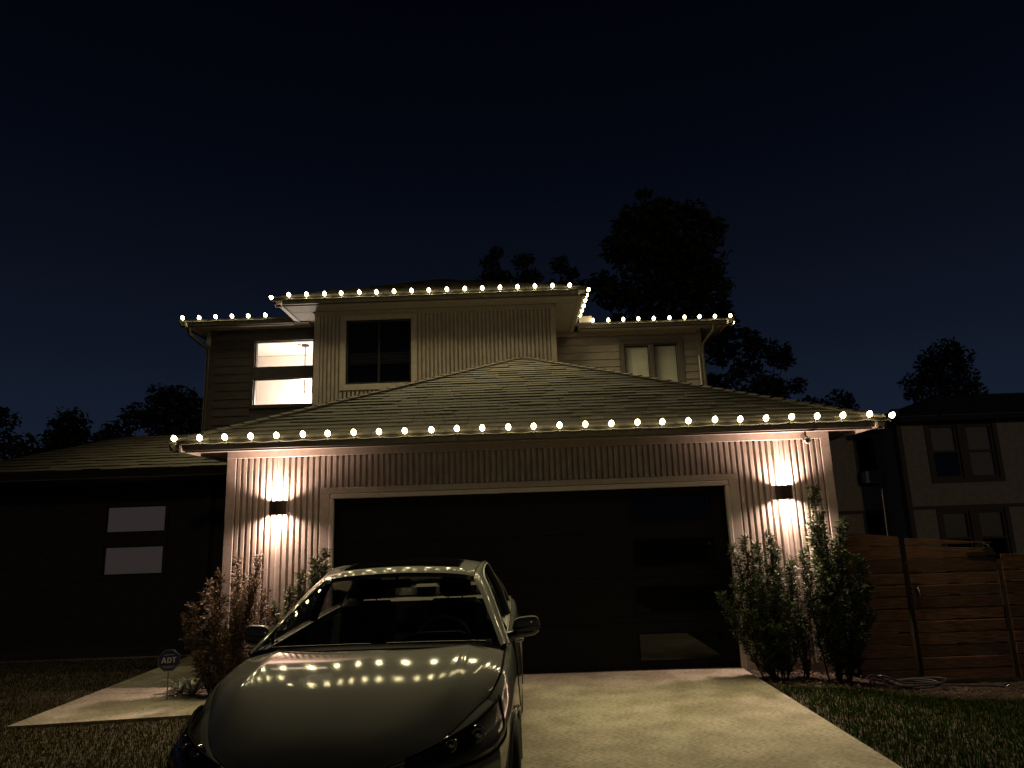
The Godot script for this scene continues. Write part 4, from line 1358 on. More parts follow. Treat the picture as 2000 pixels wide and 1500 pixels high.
func build_car():
	var car := thing("parked_car", "silver four-door sedan parked on the driveway facing the street", "car", Vector3(-1.083, 0.004, 3.09), 0.0)
	# lower body: sides and fascias
	var g := G.new()
	for s in [1.0, -1.0]:
		var side := arch_cut(span(-2.40, 2.45, 110), span(0.0, 5.0, 40), s)
		g.s.append_from(side.done(), 0, Transform3D.IDENTITY)
	# nose and tail fascias, ruled from the leading edge down to the sill line
	for e in [2.45, -2.40]:
		var rows := []
		for i in 19:
			var t := i / 18.0
			var E := car_pt(e, lerpf(5.0, 0.0, t))
			var zc: float = car_pt(e, 8.0).z + (0.035 * sin(t * PI) - 0.05 * t * t) * signf(e)
			var r := []
			for j in 33:
				var u := lerpf(-1.0, 1.0, j / 32.0)
				var a := absf(u)
				var top := 0.0
				if t < 1.0:
					var vv := 5.0 + 3.0 * (1.0 - a)
					# height of the leading edge at this x
					var lo := 5.0
					var hi := 8.0
					for k in 18:
						vv = (lo + hi) * 0.5
						if car_pt(e, vv).x > a * car_pt(e, 5.0).x: lo = vv
						else: hi = vv
					top = car_pt(e, vv).y - car_pt(e, 5.0).y
				var y: float = E.y + top * (1.0 - t) * (1.0 - t)
				r.append(Vector3(u * E.x, y, E.z + (zc - E.z) * (1.0 - pow(a, 3.0))))
			rows.append(r)
		var f := G.new()
		f.grid(rows, e > 0.0)
		g.s.append_from(f.done(), 0, Transform3D.IDENTITY)
	# rear deck and the strip in front of the screen
	for s in [1.0, -1.0]:
		g.s.append_from(car_sheet(span(-2.40, -1.82, 10), span(5.0, 8.0, 16), s).done(), 0, Transform3D.IDENTITY)
		g.s.append_from(car_sheet(span(-1.82, 0.78, 20), span(5.0, 5.28, 3), s).done(), 0, Transform3D.IDENTITY)
	part("body", g.s.commit(), M.car_paint, car)
	# hood
	g = G.new()
	for s in [1.0, -1.0]:
		var hrows := []
		for i in 45:
			var r := []
			for v in span(5.06, 8.0, 36):
				var zb := 1.225 - 0.165 * pow(clampf(car_pt(1.1, v).x / 0.785, 0.0, 1.0), 2.3)      # the rear edge follows the foot of the screen
				var zz := lerpf(zb, 2.45, i / 44.0)
				var n := (car_pt(zz, v + 0.02) - car_pt(zz, v - 0.02)).cross(car_pt(zz + 0.02, v) - car_pt(zz - 0.02, v)).normalized()
				r.append(mir(car_pt(zz, v) + n * 0.004, s))
			hrows.append(r)
		var hg := G.new()
		hg.grid(hrows, s < 0.0)
		g.s.append_from(hg.done(), 0, Transform3D.IDENTITY)
	part("hood", g.s.commit(), M.car_paint, car)
	g = G.new()
	for s in [1.0, -1.0]:
		g.s.append_from(car_sheet(span(0.70, 2.45, 30), span(4.96, 5.10, 2), s, 0.0015).done(), 0, Transform3D.IDENTITY)
	part("hood_gap", g.s.commit(), M.shut_line, car)
	# underbody keeps light out of the cabin
	boxpart("underbody", Vector3(0, 0.26, 0.0), Vector3(1.52, 0.16, 4.3), M.shut_line, car)
	g = G.new()
	g.box(Vector3(0, 0.52, 1.35), Vector3(1.36, 0.44, 1.5)); g.box(Vector3(0, 0.6, -1.75), Vector3(1.3, 0.5, 1.0))
	part("firewall", g, M.shut_line, car)
	# door shut lines and handles; each door a part that carries its own
	for s in [1.0, -1.0]:
		for d in [[0.62, -0.42, 0.70], [-0.44, -1.42, 0.92]]:
			var dr := part("door", car_sheet(span(d[1], d[0], 20), span(0.55, 4.97, 22), s, 0.003), M.car_paint, car)
			for zz in [d[0] + 0.004, d[1]]:
				var pts := []
				for v in span(0.5, 5.0, 16): pts.append(mir(car_pt(zz, v) + Vector3(0.0005, 0, 0), s))
				line_tube("door_gap", pts, 0.004, M.shut_line, dr)
			var hz: float = d[1] + 0.14
			var hp := car_pt(hz, 3.55)
			g = G.new()
			g.tube([mir(hp + Vector3(-0.01, 0, -0.09), s), mir(hp + Vector3(0.03, 0.004, -0.07), s), mir(hp + Vector3(0.034, 0.006, 0.06), s), mir(hp + Vector3(-0.01, 0.004, 0.09), s)], 0.013, 8)
			part("door_handle", g, M.car_paint, dr)
	# ---- greenhouse
	var N := 20
	var ws_b := curve([Vector3(-0.797, 0.967, 1.01), Vector3(-0.62, 0.987, 1.105), Vector3(-0.32, 1.000, 1.175), Vector3(0, 1.004, 1.20), Vector3(0.32, 1.000, 1.175), Vector3(0.62, 0.987, 1.105), Vector3(0.797, 0.967, 1.01)], N)
	var ws_t := curve([Vector3(-0.575, 1.345, 0.14), Vector3(-0.40, 1.374, 0.175), Vector3(0, 1.391, 0.20), Vector3(0.40, 1.374, 0.175), Vector3(0.575, 1.345, 0.14)], N)
	g = G.new()
	g.grid(patch4(ws_b, ws_t, 14, Vector3(0, -0.004, -0.003)), false)
	part("windshield", g, M.car_glass, car)
	# dark band of the screen edge and the cowl with wipers
	g = G.new()
	var cw0 := []
	for p in ws_b: cw0.append(p + Vector3(0, -0.03, 0.03))
	g.grid([cw0, ws_b], false)
	part("cowl", g, M.car_trim, car)
	for wp in [[11, 18], [3, 10]]:
		var wpts := []
		for j in range(wp[0], wp[1] + 1): wpts.append(ws_b[j].lerp(ws_t[j], 0.035) + Vector3(0, 0.012, 0.012))
		line_tube("wiper", wpts, 0.006, M.car_trim, car)
	# roof with sunroof
	var rf := curve([Vector3(-0.575, 1.347, 0.142), Vector3(-0.40, 1.376, 0.177), Vector3(0, 1.393, 0.203), Vector3(0.40, 1.376, 0.177), Vector3(0.575, 1.347, 0.142)], N)
	var rr := curve([Vector3(-0.565, 1.365, -1.22), Vector3(-0.38, 1.392, -1.28), Vector3(0, 1.405, -1.30), Vector3(0.38, 1.392, -1.28), Vector3(0.565, 1.365, -1.22)], N)
	var rm := curve([Vector3(-0.60, 1.415, -0.50), Vector3(-0.40, 1.446, -0.50), Vector3(0, 1.462, -0.50), Vector3(0.40, 1.446, -0.50), Vector3(0.60, 1.415, -0.50)], N)
	var rows := []
	for i in 25:
		var t := pow(i / 24.0, 1.25)
		var r := []
		for j in N + 1:
			var a: Vector3 = rf[j]
			var b: Vector3 = rm[j]
			var c: Vector3 = rr[j]
			var keys := [a, a.lerp(b, 0.15) + Vector3(0, (b.y - a.y) * 0.32, 0), a.lerp(b, 0.42) + Vector3(0, (b.y - a.y) * 0.33, 0), b, b.lerp(c, 0.5) + Vector3(0, (b.y - c.y) * 0.26, 0), c]
			var u := 0.0
			var tk := [0.0, 0.065, 0.18, 0.46, 0.74, 1.0]
			for k in 5:
				if t >= tk[k]: u = k + clampf((t - tk[k]) / (tk[k + 1] - tk[k]), 0.0, 1.0)
			var k2 := mini(int(u), 4)
			r.append(keys[k2].cubic_interpolate_in_time(keys[k2 + 1], keys[maxi(k2 - 1, 0)], keys[mini(k2 + 2, 5)], u - k2, tk[k2 + 1] - tk[k2], (tk[maxi(k2 - 1, 0)] - tk[k2]) if k2 > 0 else -0.06, (tk[mini(k2 + 2, 5)] - tk[k2]) if k2 < 4 else 0.5))
		rows.append(r)
	g = G.new()
	g.grid(rows, false)
	part("roof", g, M.car_paint, car)
	var sun := []
	for i in range(4, 13):
		var r := []
		for j in range(4, N - 3): r.append(rows[i][j] + Vector3(0, 0.006, 0))
		sun.append(r)
	g = G.new()
	g.grid(sun, false)
	var sr := part("sunroof", g, M.black_glass, car)
	var rim_ := []
	for j in range(4, N - 3): rim_.append(rows[4][j] + Vector3(0, 0.004, 0))
	for i in range(5, 13): rim_.append(rows[i][N - 4] + Vector3(0, 0.004, 0))
	for j in range(4, N - 3): rim_.append(rows[12][N - j] + Vector3(0, 0.004, 0))
	for i in range(5, 13): rim_.append(rows[16 - i][4] + Vector3(0, 0.004, 0))
	line_tube("seal", rim_, 0.005, M.shut_line, sr)
	# rear window
	var rw_b := curve([Vector3(-0.70, 1.035, -1.72), Vector3(-0.40, 1.062, -1.86), Vector3(0, 1.07, -1.90), Vector3(0.40, 1.062, -1.86), Vector3(0.70, 1.035, -1.72)], N)
	g = G.new()
	g.grid(patch4(rw_b, rr, 10, Vector3(0, 0.03, -0.02)), true)
	part("rear_window", g, M.car_glass, car)
	for s in [1.0, -1.0]:
		# side rail: belt and roof edge
		var belt := func(z: float) -> Vector3: return mir(Vector3(tabl(CW, z) * 0.905, tabl(CHB, z) + 0.006, z), s)
		# pillars and roof rail as painted sheets
		var a_out := curve([Vector3(0.845, 0.957, 0.86), Vector3(0.775, 1.10, 0.50), Vector3(0.70, 1.25, 0.19), Vector3(0.645, 1.345, -0.04), Vector3(0.640, 1.392, -0.28), Vector3(0.642, 1.402, -0.60), Vector3(0.635, 1.388, -0.95), Vector3(0.640, 1.325, -1.27), Vector3(0.70, 1.18, -1.53), Vector3(0.775, 1.03, -1.74)], 54)
		var edge := []
		for p in curve([Vector3(0.797, 0.967, 1.01), Vector3(0.724, 1.100, 0.72), Vector3(0.644, 1.240, 0.40), Vector3(0.575, 1.347, 0.142), Vector3(0.594, 1.404, -0.25), Vector3(0.600, 1.415, -0.55), Vector3(0.590, 1.405, -0.90), Vector3(0.565, 1.365, -1.22), Vector3(0.63, 1.21, -1.47), Vector3(0.70, 1.035, -1.72)], 54): edge.append(p)
		var sheet := []
		for k in 7:
			var f := k / 6.0
			var r := []
			for j in 55:
				var p: Vector3 = edge[j].lerp(a_out[j], f)
				var outv := Vector3(0.5, 0.75, 0.25).normalized()
				r.append(mir(p + outv * 0.017 * 4.0 * f * (1.0 - f), s))
			sheet.append(r)
		g = G.new()
		g.grid(sheet, s > 0.0)
		part("roof_pillar", g, M.car_paint, car)
		# belt moulding joins the glass to the body
		g = G.new()
		var bl := []
		var bl2 := []
		for z in span(-1.74, 0.80, 30):
			bl.append(belt.call(z) + Vector3(0.004 * s, 0.004, 0))
			bl2.append(belt.call(z) + Vector3(-0.05 * s, 0.012, 0))
		g.grid([bl, bl2], s > 0.0)
		g.tube(bl, 0.008, 6)
		part("belt_moulding", g, M.car_trim, car)
		# side glass: front and rear pane, quarter pane, pillar trims between them
		var top_at := func(z: float) -> Vector3:
			var best: Vector3 = a_out[0]
			for j in 54:
				var p: Vector3 = a_out[j]
				var q: Vector3 = a_out[j + 1]
				if (p.z - z) * (q.z - z) <= 0.0 and absf(p.z - q.z) > 1e-4:
					return mir(p.lerp(q, (z - p.z) / (q.z - p.z)), s)
			return mir(best, s)
		for w in [["side_window", 0.55, -0.38], ["side_window", -0.46, -1.28], ["quarter_window", 0.76, 0.585], ["quarter_window", -1.32, -1.70]]:
			var lo := []
			var hi := []
			for z in span(w[2], w[1], 14):
				lo.append(belt.call(z) + Vector3(-0.02 * s, 0.008, 0))
				hi.append(top_at.call(z) + Vector3(-0.006 * s, -0.004, 0))
			g = G.new()
			g.grid(patch4(lo, hi, 8, Vector3(0.018 * s, 0, 0)), s < 0.0)
			part(w[0], g, M.car_glass_tint, car)
		for z in [[0.565, 0.012], [-0.42, 0.035], [-1.30, 0.014]]:
			var p0: Vector3 = belt.call(z[0]) + Vector3(-0.012 * s, 0, 0)
			var p1: Vector3 = top_at.call(z[0])
			g = G.new()
			g.tube([p0, p0.lerp(p1, 0.5) + Vector3(0.022 * s, 0, 0), p1], z[1], 6)
			part("pillar_trim", g, M.car_trim, car)
		line_tube("window_chrome", curve(a_out, 54).map(func(p): return mir(p + Vector3(0.002, -0.002, 0), s)), 0.006, M.car_trim, car)
		# door mirror
		var mr := Node3D.new()
		mr.name = "door_mirror"
		car.add_child(mr, true)
		g = G.new()
		# housing: rounded shell lofted from its inner to its outer end
		var mrows := []
		for i in 15:
			var f := i / 14.0
			var e := sqrt(maxf(0.0, 1.0 - pow(absf(2.0 * f - 1.0), 4.5)))
			var r := []
			for k in 21:
				var a := TAU * k / 20.0
				var ca := signf(cos(a)) * pow(absf(cos(a)), 0.55)
				var sa := signf(sin(a)) * pow(absf(sin(a)), 0.55)
				var x := 0.865 + f * 0.205
				var cy := 1.003 + 0.012 * f
				r.append(mir(Vector3(x, cy + sa * 0.066 * e - 0.012 * (1.0 - f) * (1.0 if sa < 0 else 0.0), 0.455 - 0.03 * f + ca * (0.055 if ca > 0 else 0.035) * e), s))
			mrows.append(r)
		g.grid(mrows, s > 0.0)
		part("mirror_shell", g, M.car_paint, mr)
		g = G.new()
		g.tube([mir(Vector3(0.80, 0.945, 0.54), s), mir(Vector3(0.85, 0.955, 0.50), s), mir(Vector3(0.92, 0.962, 0.46), s)], [0.035, 0.028, 0.024], 8)
		part("mirror_arm", g, M.car_trim, mr)
		g = G.new()
		g.flat()
		var mz := 0.405
		g.box(mir(Vector3(0.965, 1.008, mz + 0.012), s), Vector3(0.155, 0.095, 0.006), Basis(Vector3.UP, 0.15 * s))
		part("mirror_glass", g, M.mirror, mr)
		g = G.new()
		g.tube([mir(Vector3(0.90, 0.962, 0.515), s), mir(Vector3(0.98, 0.968, 0.500), s), mir(Vector3(1.06, 0.985, 0.455), s)], 0.007, 6)
		part("turn_signal", g, M.lamp_inner, mr)
		# headlight
		var hU := curve([Vector3(0.800, 0.818, 1.68), Vector3(0.785, 0.814, 1.80), Vector3(0.735, 0.800, 1.955), Vector3(0.68, 0.786, 2.09), Vector3(0.615, 0.770, 2.18), Vector3(0.527, 0.750, 2.28), Vector3(0.415, 0.728, 2.375)], 24)
		var hL := curve([Vector3(0.832, 0.70, 1.83), Vector3(0.83, 0.675, 1.90), Vector3(0.785, 0.655, 2.05), Vector3(0.71, 0.648, 2.165), Vector3(0.62, 0.648, 2.255), Vector3(0.52, 0.640, 2.335), Vector3(0.42, 0.648, 2.41)], 24)
		var hl := Node3D.new()
		hl.name = "headlight"
		car.add_child(hl, true)
		var U := []
		var L := []
		for j in 25:
			U.append(mir(hU[j], s)); L.append(mir(hL[j], s))
		g = G.new()
		g.grid(patch4(L, U, 8, Vector3(0.022 * s, 0.0, 0.03)), s > 0.0)
		part("lens", g, M.lamp_lens, hl)
		var Ui := []
		var Li := []
		for j in 25:
			Ui.append(U[j] + Vector3(-0.012 * s, -0.004, -0.012)); Li.append(L[j] + Vector3(-0.012 * s, 0.004, -0.012))
		g = G.new()
		g.grid(patch4(Li, Ui, 8, Vector3(-0.01 * s, 0.0, -0.016)), s > 0.0)
		part("reflector", g, M.car_trim, hl)
		var ring: Array = U.duplicate()
		var back := L.duplicate()
		back.reverse()
		ring.append_array(back)
		ring.append(U[0])
		line_tube("surround", ring, 0.008, M.shut_line, hl)
		for q in [[Vector3(0.705, 0.735, 2.075), 0.042], [Vector3(0.585, 0.728, 2.20), 0.036]]:
			g = G.new()
			var dirv := Vector3(0.35 * s, 0.0, 0.94).normalized()
			var bs := Basis(dirv.cross(Vector3.UP).normalized(), dirv, dirv.cross(dirv.cross(Vector3.UP)).normalized() * -1.0).orthonormalized()
			g.lathe([Vector2(q[1], -0.02), Vector2(q[1], 0.0), Vector2(q[1] * 0.86, 0.008), Vector2(q[1] * 0.7, -0.004)], 20, Transform3D(bs, mir(q[0], s)), true)
			g.lathe([Vector2(q[1] * 0.7, -0.004), Vector2(q[1] * 0.5, 0.010), Vector2(0.0, 0.017)], 20, Transform3D(bs, mir(q[0], s)))
			part("projector", g, M.chrome, hl)
		# tail light
		g = car_sheet(span(-2.40, -2.12, 8), span(3.3, 4.9, 8), s, 0.008)
		part("tail_light", g, M.tail_red, car)
		# wheel arches
		for az in [1.48, -1.30]:
			var pts := []
			for k in 25:
				var a := PI * k / 24.0
				var y := 0.335 + 0.368 * sin(a)
				var z: float = az + 0.368 * cos(a)
				var x: float = tabl(CW, z) * (0.996 if az < 0 else 0.985)
				if az > 0: x = lerpf(0.90, 0.845, smoothst(1.3, 1.9, z))
				pts.append(mir(Vector3(x, y, z), s))
			g = G.new()
			g.tube(pts, 0.014, 6)
			part("arch_lip", g, M.car_paint, car)
			g = G.new()
			var inr := []
			var outr := []
			for p in pts:
				outr.append(p); inr.append(Vector3(0.60 * s, p.y, p.z))
			g.grid([outr, inr], s > 0.0)
			part("wheel_well", g, M.shut_line, car)
			# wheel
			var wh := Node3D.new()
			wh.name = "wheel"
			car.add_child(wh, true)
			wh.position = Vector3((0.80 if az > 0 else 0.815) * s, 0.331, az)
			var wx := Transform3D(Basis(Vector3(0, 1, 0), Vector3(s, 0, 0), Vector3(0, 0, -s)).orthonormalized(), Vector3.ZERO)
			g = G.new()
			g.lathe([Vector2(0.225, -0.10), Vector2(0.30, -0.108), Vector2(0.325, -0.095), Vector2(0.332, -0.06), Vector2(0.332, 0.06), Vector2(0.325, 0.092), Vector2(0.30, 0.104), Vector2(0.232, 0.098)], 40, wx)
			part("tyre", g, M.tyre, wh)
			g = G.new()
			g.lathe([Vector2(0.232, 0.098), Vector2(0.225, 0.088), Vector2(0.215, 0.05), Vector2(0.2, -0.05), Vector2(0.0, -0.05)], 40, wx, true)
			for k in 10:
				var a := TAU * k / 10.0
				var rad := Vector3(0, sin(a), cos(a))
				var tan_ := Vector3(0, cos(a), -sin(a))
				var b0 := Basis(Vector3(1, 0, 0), tan_, rad)
				g.cbox(rad * 0.125 + Vector3(0.062 * s, 0, 0), Vector3(0.02, 0.028, 0.20), 0.004, b0)
			g.lathe([Vector2(0.05, 0.05), Vector2(0.05, 0.072), Vector2(0.0, 0.078)], 20, wx, true)
			part("rim", g, M.rim_alloy, wh)
	# grille and lower intake, badge bar
	g = G.new()
	for i in 6: g.tube(curve([Vector3(-0.40, 0.63 - i * 0.034, 2.42 + i * 0.004), Vector3(0, 0.632 - i * 0.034, 2.478 + i * 0.003), Vector3(0.40, 0.70 - i * 0.034, 2.42 + i * 0.004)], 12), 0.008, 6)
	part("grille", g, M.chrome, car)
	g = G.new()
	for i in 5: g.tube(curve([Vector3(-0.52, 0.36 - i * 0.03, 2.385), Vector3(0, 0.36 - i * 0.03, 2.475), Vector3(0.52, 0.36 - i * 0.03, 2.385)], 12), 0.014, 6)
	part("lower_intake", g, M.car_trim, car)
	# ---- cabin
	g = G.new()
	var db := curve([Vector3(-0.74, 0.945, 0.86), Vector3(0, 0.985, 1.16), Vector3(0.74, 0.945, 0.86)], 12)
	var dm := curve([Vector3(-0.72, 0.955, 0.62), Vector3(0, 0.965, 0.72), Vector3(0.72, 0.955, 0.62)], 12)
	var dl := curve([Vector3(-0.72, 0.62, 0.55), Vector3(0, 0.62, 0.58), Vector3(0.72, 0.62, 0.55)], 12)
	g.grid([db, dm, dl], true)
	g.tube([Vector3(0.14, 0.955, 0.66), Vector3(0.25, 1.0, 0.72), Vector3(0.5, 1.0, 0.72), Vector3(0.6, 0.955, 0.66)], 0.03, 8)
	part("dashboard", g, M.cabin_dark, car)
	g = G.new()
	g.box(Vector3(0, 0.35, -0.3), Vector3(1.5, 0.05, 2.6))
	for s in [1.0, -1.0]: g.box(Vector3(0.80 * s, 0.68, -0.4), Vector3(0.05, 0.56, 2.6))
	part("cabin_floor", g, M.cabin_dark, car)
	g = G.new()
	var liner := []
	for r in rows:
		var l := []
		for p in r: l.append(p + Vector3(0, -0.03, 0))
		liner.append(l)
	g.grid(liner, true)
	part("headliner", g, M.cabin_light, car)
	for sx in [0.37, -0.37]:
		var seat := Node3D.new()
		seat.name = "front_seat"
		car.add_child(seat, true)
		g = G.new()
		g.cbox(Vector3(sx, 0.52, -0.10), Vector3(0.50, 0.16, 0.52), 0.05)
		part("cushion", g, M.cabin_dark, seat)
		g = G.new()
		g.cbox(Vector3(sx, 0.83, -0.44), Vector3(0.46, 0.62, 0.13), 0.05, Basis(Vector3.RIGHT, -0.28))
		part("backrest", g, M.cabin_dark, seat)
		g = G.new()
		g.cbox(Vector3(sx, 1.225, -0.55), Vector3(0.27, 0.17, 0.10), 0.04, Basis(Vector3.RIGHT, -0.18))
		g.tube([Vector3(sx - 0.06, 1.05, -0.51), Vector3(sx - 0.06, 1.18, -0.545)], 0.007, 6); g.tube([Vector3(sx + 0.06, 1.05, -0.51), Vector3(sx + 0.06, 1.18, -0.545)], 0.007, 6)
		part("headrest", g, M.cabin_dark, seat)
	var rs := Node3D.new()
	rs.name = "rear_seat"
	car.add_child(rs, true)
	g = G.new()
	g.cbox(Vector3(0, 0.50, -1.0), Vector3(1.3, 0.18, 0.5), 0.05)
	g.cbox(Vector3(0, 0.80, -1.34), Vector3(1.3, 0.56, 0.14), 0.05, Basis(Vector3.RIGHT, -0.36))
	part("bench", g, M.cabin_seat, rs)
	for sx in [-0.40, 0.0, 0.40]:
		g = G.new()
		g.cbox(Vector3(sx, 1.12, -1.50), Vector3(0.26, 0.13, 0.09), 0.035, Basis(Vector3.RIGHT, -0.2))
		part("headrest", g, M.cabin_seat, rs)
	boxpart("parcel_shelf", Vector3(0, 1.015, -1.66), Vector3(1.3, 0.02, 0.36), M.cabin_seat, car)
	var stw := Node3D.new()
	stw.name = "steering_wheel"
	car.add_child(stw)
	stw.transform = Transform3D(Basis(Vector3.RIGHT, 0.42), Vector3(0.37, 0.93, 0.42))
	g = G.new()
	var circ := []
	for k in 33: circ.append(Vector3(0.185 * cos(TAU * k / 32.0), 0.185 * sin(TAU * k / 32.0), 0))
	g.tube(circ, 0.014, 8, false)
	part("rim", g, M.cabin_seat, stw)
	g = G.new()
	g.cbox(Vector3(0, 0, 0.01), Vector3(0.17, 0.12, 0.05), 0.02)
	g.cbox(Vector3(0.11, 0, 0.005), Vector3(0.14, 0.035, 0.02), 0.005); g.cbox(Vector3(-0.11, 0, 0.005), Vector3(0.14, 0.035, 0.02), 0.005); g.cbox(Vector3(0, -0.11, 0.005), Vector3(0.05, 0.14, 0.02), 0.005)
	part("hub", g, M.cabin_dark, stw)
	g = G.new()
	g.cbox(Vector3(0.0, 1.318, 0.26), Vector3(0.235, 0.065, 0.03), 0.015, Basis(Vector3.UP, 0.12))
	g.tube([Vector3(0, 1.34, 0.25), Vector3(0, 1.385, 0.22)], 0.010, 6)
	part("inner_mirror", g, M.cabin_dark, car)

# ------------------------------------------------------------------ shrubs
func leaf_quad(s: SurfaceTool, p: Vector3, d: Vector3, w: Vector3, c: Color):
	var n := d.cross(w).normalized()
	s.set_color(c)
	s.set_normal(n)
	var m := p + d * 0.5 + n * d.length() * 0.06
	for v in [p, m + w, p + d, p, p + d, m - w]: s.add_vertex(v)

func shrub(label: String, at: Vector3, stems: Array, cols: Array, group: String, leaf_len := 0.062, dens := 1.0):
	# stems: [tip (relative), side reach]; cols: three leaf colours (old, mid, young tips)
	var o := thing("shrub", label, "shrub", at, 0.0, group)
	var s := SurfaceTool.new()
	s.begin(Mesh.PRIMITIVE_TRIANGLES)
	var g := G.new()
	for st in stems:
		var tip: Vector3 = st[0]
		var reach: float = st[1]
		var bend := Vector3(rng.randf_range(-0.06, 0.06), 0, rng.randf_range(-0.05, 0.05))
		var root := Vector3(tip.x * 0.25 + rng.randf_range(-0.05, 0.05), -0.05, tip.z * 0.25 + rng.randf_range(-0.04, 0.04))
		var pts := curve([root, root.lerp(tip, 0.4) + bend, root.lerp(tip, 0.75) + bend * 0.6, tip], 14)
		var rad := []
		for i in 15: rad.append(lerpf(0.011, 0.002, i / 14.0))
		g.tube(pts, rad, 5, false)
		var H := tip.y
		var n := int(H / 0.0155 * dens)
		for i in n:
			var f := lerpf(0.12, 1.0, (i + rng.randf()) / n)
			var t := f * 14.0
			var k := mini(int(t), 13)
			var p: Vector3 = pts[k].lerp(pts[k + 1], t - k)
			var L := reach * (0.35 + 0.65 * sin(minf(f * 1.15, 1.0) * PI * 0.92 + 0.15)) * rng.randf_range(0.5, 1.15)
			if f > 0.93: L = 0.05
			var a := rng.randf() * TAU
			var dir := Vector3(cos(a), rng.randf_range(0.5, 1.4), sin(a)).normalized()
			var tw := curve([p, p + dir * L * 0.5 + Vector3(0, 0.01, 0), p + dir * L + Vector3(0, L * 0.25, 0)], 4)
			if L > 0.07: g.tube(tw, [0.004, 0.0035, 0.003, 0.002, 0.001], 4, false)
			var m := int(maxf(7.0, L / 0.0075))
			for j in m:
				var u := (j + rng.randf()) / m
				var q: Vector3 = tw[mini(int(u * 4.0), 3)].lerp(tw[mini(int(u * 4.0), 3) + 1], u * 4.0 - int(u * 4.0)) if u < 1.0 else tw[4]
				var b := rng.randf() * TAU
				var ax := dir
				var sx := ax.cross(Vector3.UP if absf(ax.y) < 0.9 else Vector3.RIGHT).normalized()
				var sy := ax.cross(sx)
				var ld := (ax * rng.randf_range(0.35, 1.0) + (sx * cos(b) + sy * sin(b)) * 0.9).normalized() * leaf_len * rng.randf_range(0.6, 1.2)
				var lw := ld.cross(Vector3(rng.randfn(), rng.randfn(), rng.randfn())).normalized() * leaf_len * 0.10
				var c: Color = cols[0].lerp(cols[1], rng.randf())
				if u > 0.72 and rng.randf() < 0.55: c = cols[2].lerp(cols[1], rng.randf() * 0.6)
				leaf_quad(s, q, ld, lw, c)
	part("stems", g, M.bark, o)
	part("foliage", s.commit(), M.leaf, o).set_meta("kind", "stuff")

func stems_in(list: Array, reach: float) -> Array:
	var r := []
	for p in list: r.append([Vector3(p[0], p[1], p[2]), reach * rng.randf_range(0.8, 1.2)])
	return r

func build_shrubs():
	var red := [Color(0.06, 0.05, 0.026), Color(0.14, 0.095, 0.055), Color(0.26, 0.145, 0.095)]
	var grn := [Color(0.035, 0.06, 0.022), Color(0.08, 0.11, 0.045), Color(0.16, 0.19, 0.08)]
	var drk := [Color(0.025, 0.042, 0.018), Color(0.055, 0.08, 0.032), Color(0.11, 0.14, 0.06)]
	# left of the driveway
	shrub("reddish leggy shrub at the left corner of the garage wall", Vector3(-3.47, -0.03, 0.50),
		stems_in([[-0.42, 0.98, 0.1], [-0.30, 1.22, -0.05], [-0.12, 1.33, 0.05], [0.02, 1.48, -0.05], [0.10, 1.28, 0.12], [0.30, 1.50, -0.02], [0.42, 1.10, 0.1], [-0.45, 0.65, 0.15], [-0.55, 0.85, 0.0], [-0.15, 0.95, 0.2], [0.2, 0.98, 0.22], [0.05, 0.7, 0.25], [0.48, 0.85, 0.0], [-0.25, 0.5, 0.25], [0.33, 1.22, 0.1]], 0.15), red, "shrubs beside the garage door", 0.06, 0.85)
	shrub("olive green shrub between the reddish shrub and the silver car", Vector3(-2.78, -0.03, 0.50),
		stems_in([[-0.18, 0.95, 0.1], [-0.02, 1.12, 0.0], [0.12, 1.28, 0.05], [0.26, 1.42, 0.0], [0.38, 1.52, -0.03], [0.42, 1.38, 0.08], [-0.25, 0.7, 0.18], [0.05, 0.8, 0.22], [0.28, 1.0, 0.2], [-0.1, 0.55, 0.22], [0.35, 0.7, 0.15]], 0.13), [grn[0].lerp(red[0], 0.35), grn[1].lerp(red[1], 0.3), grn[2]], "shrubs beside the garage door", 0.062, 1.5)
	# right of the driveway
	shrub("dense dark green shrub right of the garage door", Vector3(2.72, -0.05, 0.50),
		stems_in([[-0.40, 1.42, 0.0], [-0.27, 1.52, 0.08], [-0.12, 1.45, -0.02], [0.02, 1.56, 0.05], [0.12, 1.40, 0.0], [0.24, 1.22, 0.06], [-0.44, 1.05, 0.1], [-0.2, 1.1, 0.2], [0.05, 1.15, 0.2], [-0.35, 0.75, 0.2], [0.1, 0.8, 0.25], [-0.1, 0.6, 0.28], [0.25, 0.7, 0.15], [-0.62, 0.92, 0.12]], 0.14), drk, "shrubs beside the garage door", 0.066, 1.1)
	shrub("tallest shrub, with one high shoot, at the right corner of the garage wall", Vector3(3.38, -0.08, 0.45),
		stems_in([[-0.03, 2.12, 0.02], [-0.10, 1.72, 0.06], [0.06, 1.78, -0.04], [0.22, 1.66, 0.04], [0.30, 1.72, -0.02], [-0.25, 1.38, 0.05], [0.40, 1.30, 0.08], [0.12, 1.4, 0.15], [-0.12, 1.2, 0.18], [0.45, 1.0, 0.1], [0.28, 1.0, 0.2], [0.0, 0.85, 0.25], [0.42, 0.7, 0.18], [-0.22, 0.8, 0.2], [0.2, 0.5, 0.25]], 0.15), [drk[0], drk[1], grn[2]], "shrubs beside the garage door", 0.066, 1.1)
	shrub("sparse reddish shrub low in the gap between the two right-hand shrubs", Vector3(3.05, -0.07, 0.36),
		stems_in([[0.0, 1.30, 0.0], [-0.08, 1.0, 0.05], [0.09, 0.95, 0.05], [0.02, 0.62, 0.12], [-0.05, 0.5, 0.15]], 0.11), [red[0].lerp(grn[0], 0.4), red[1].lerp(grn[1], 0.35), red[2].lerp(grn[2], 0.4)], "shrubs beside the garage door", 0.06, 0.8)

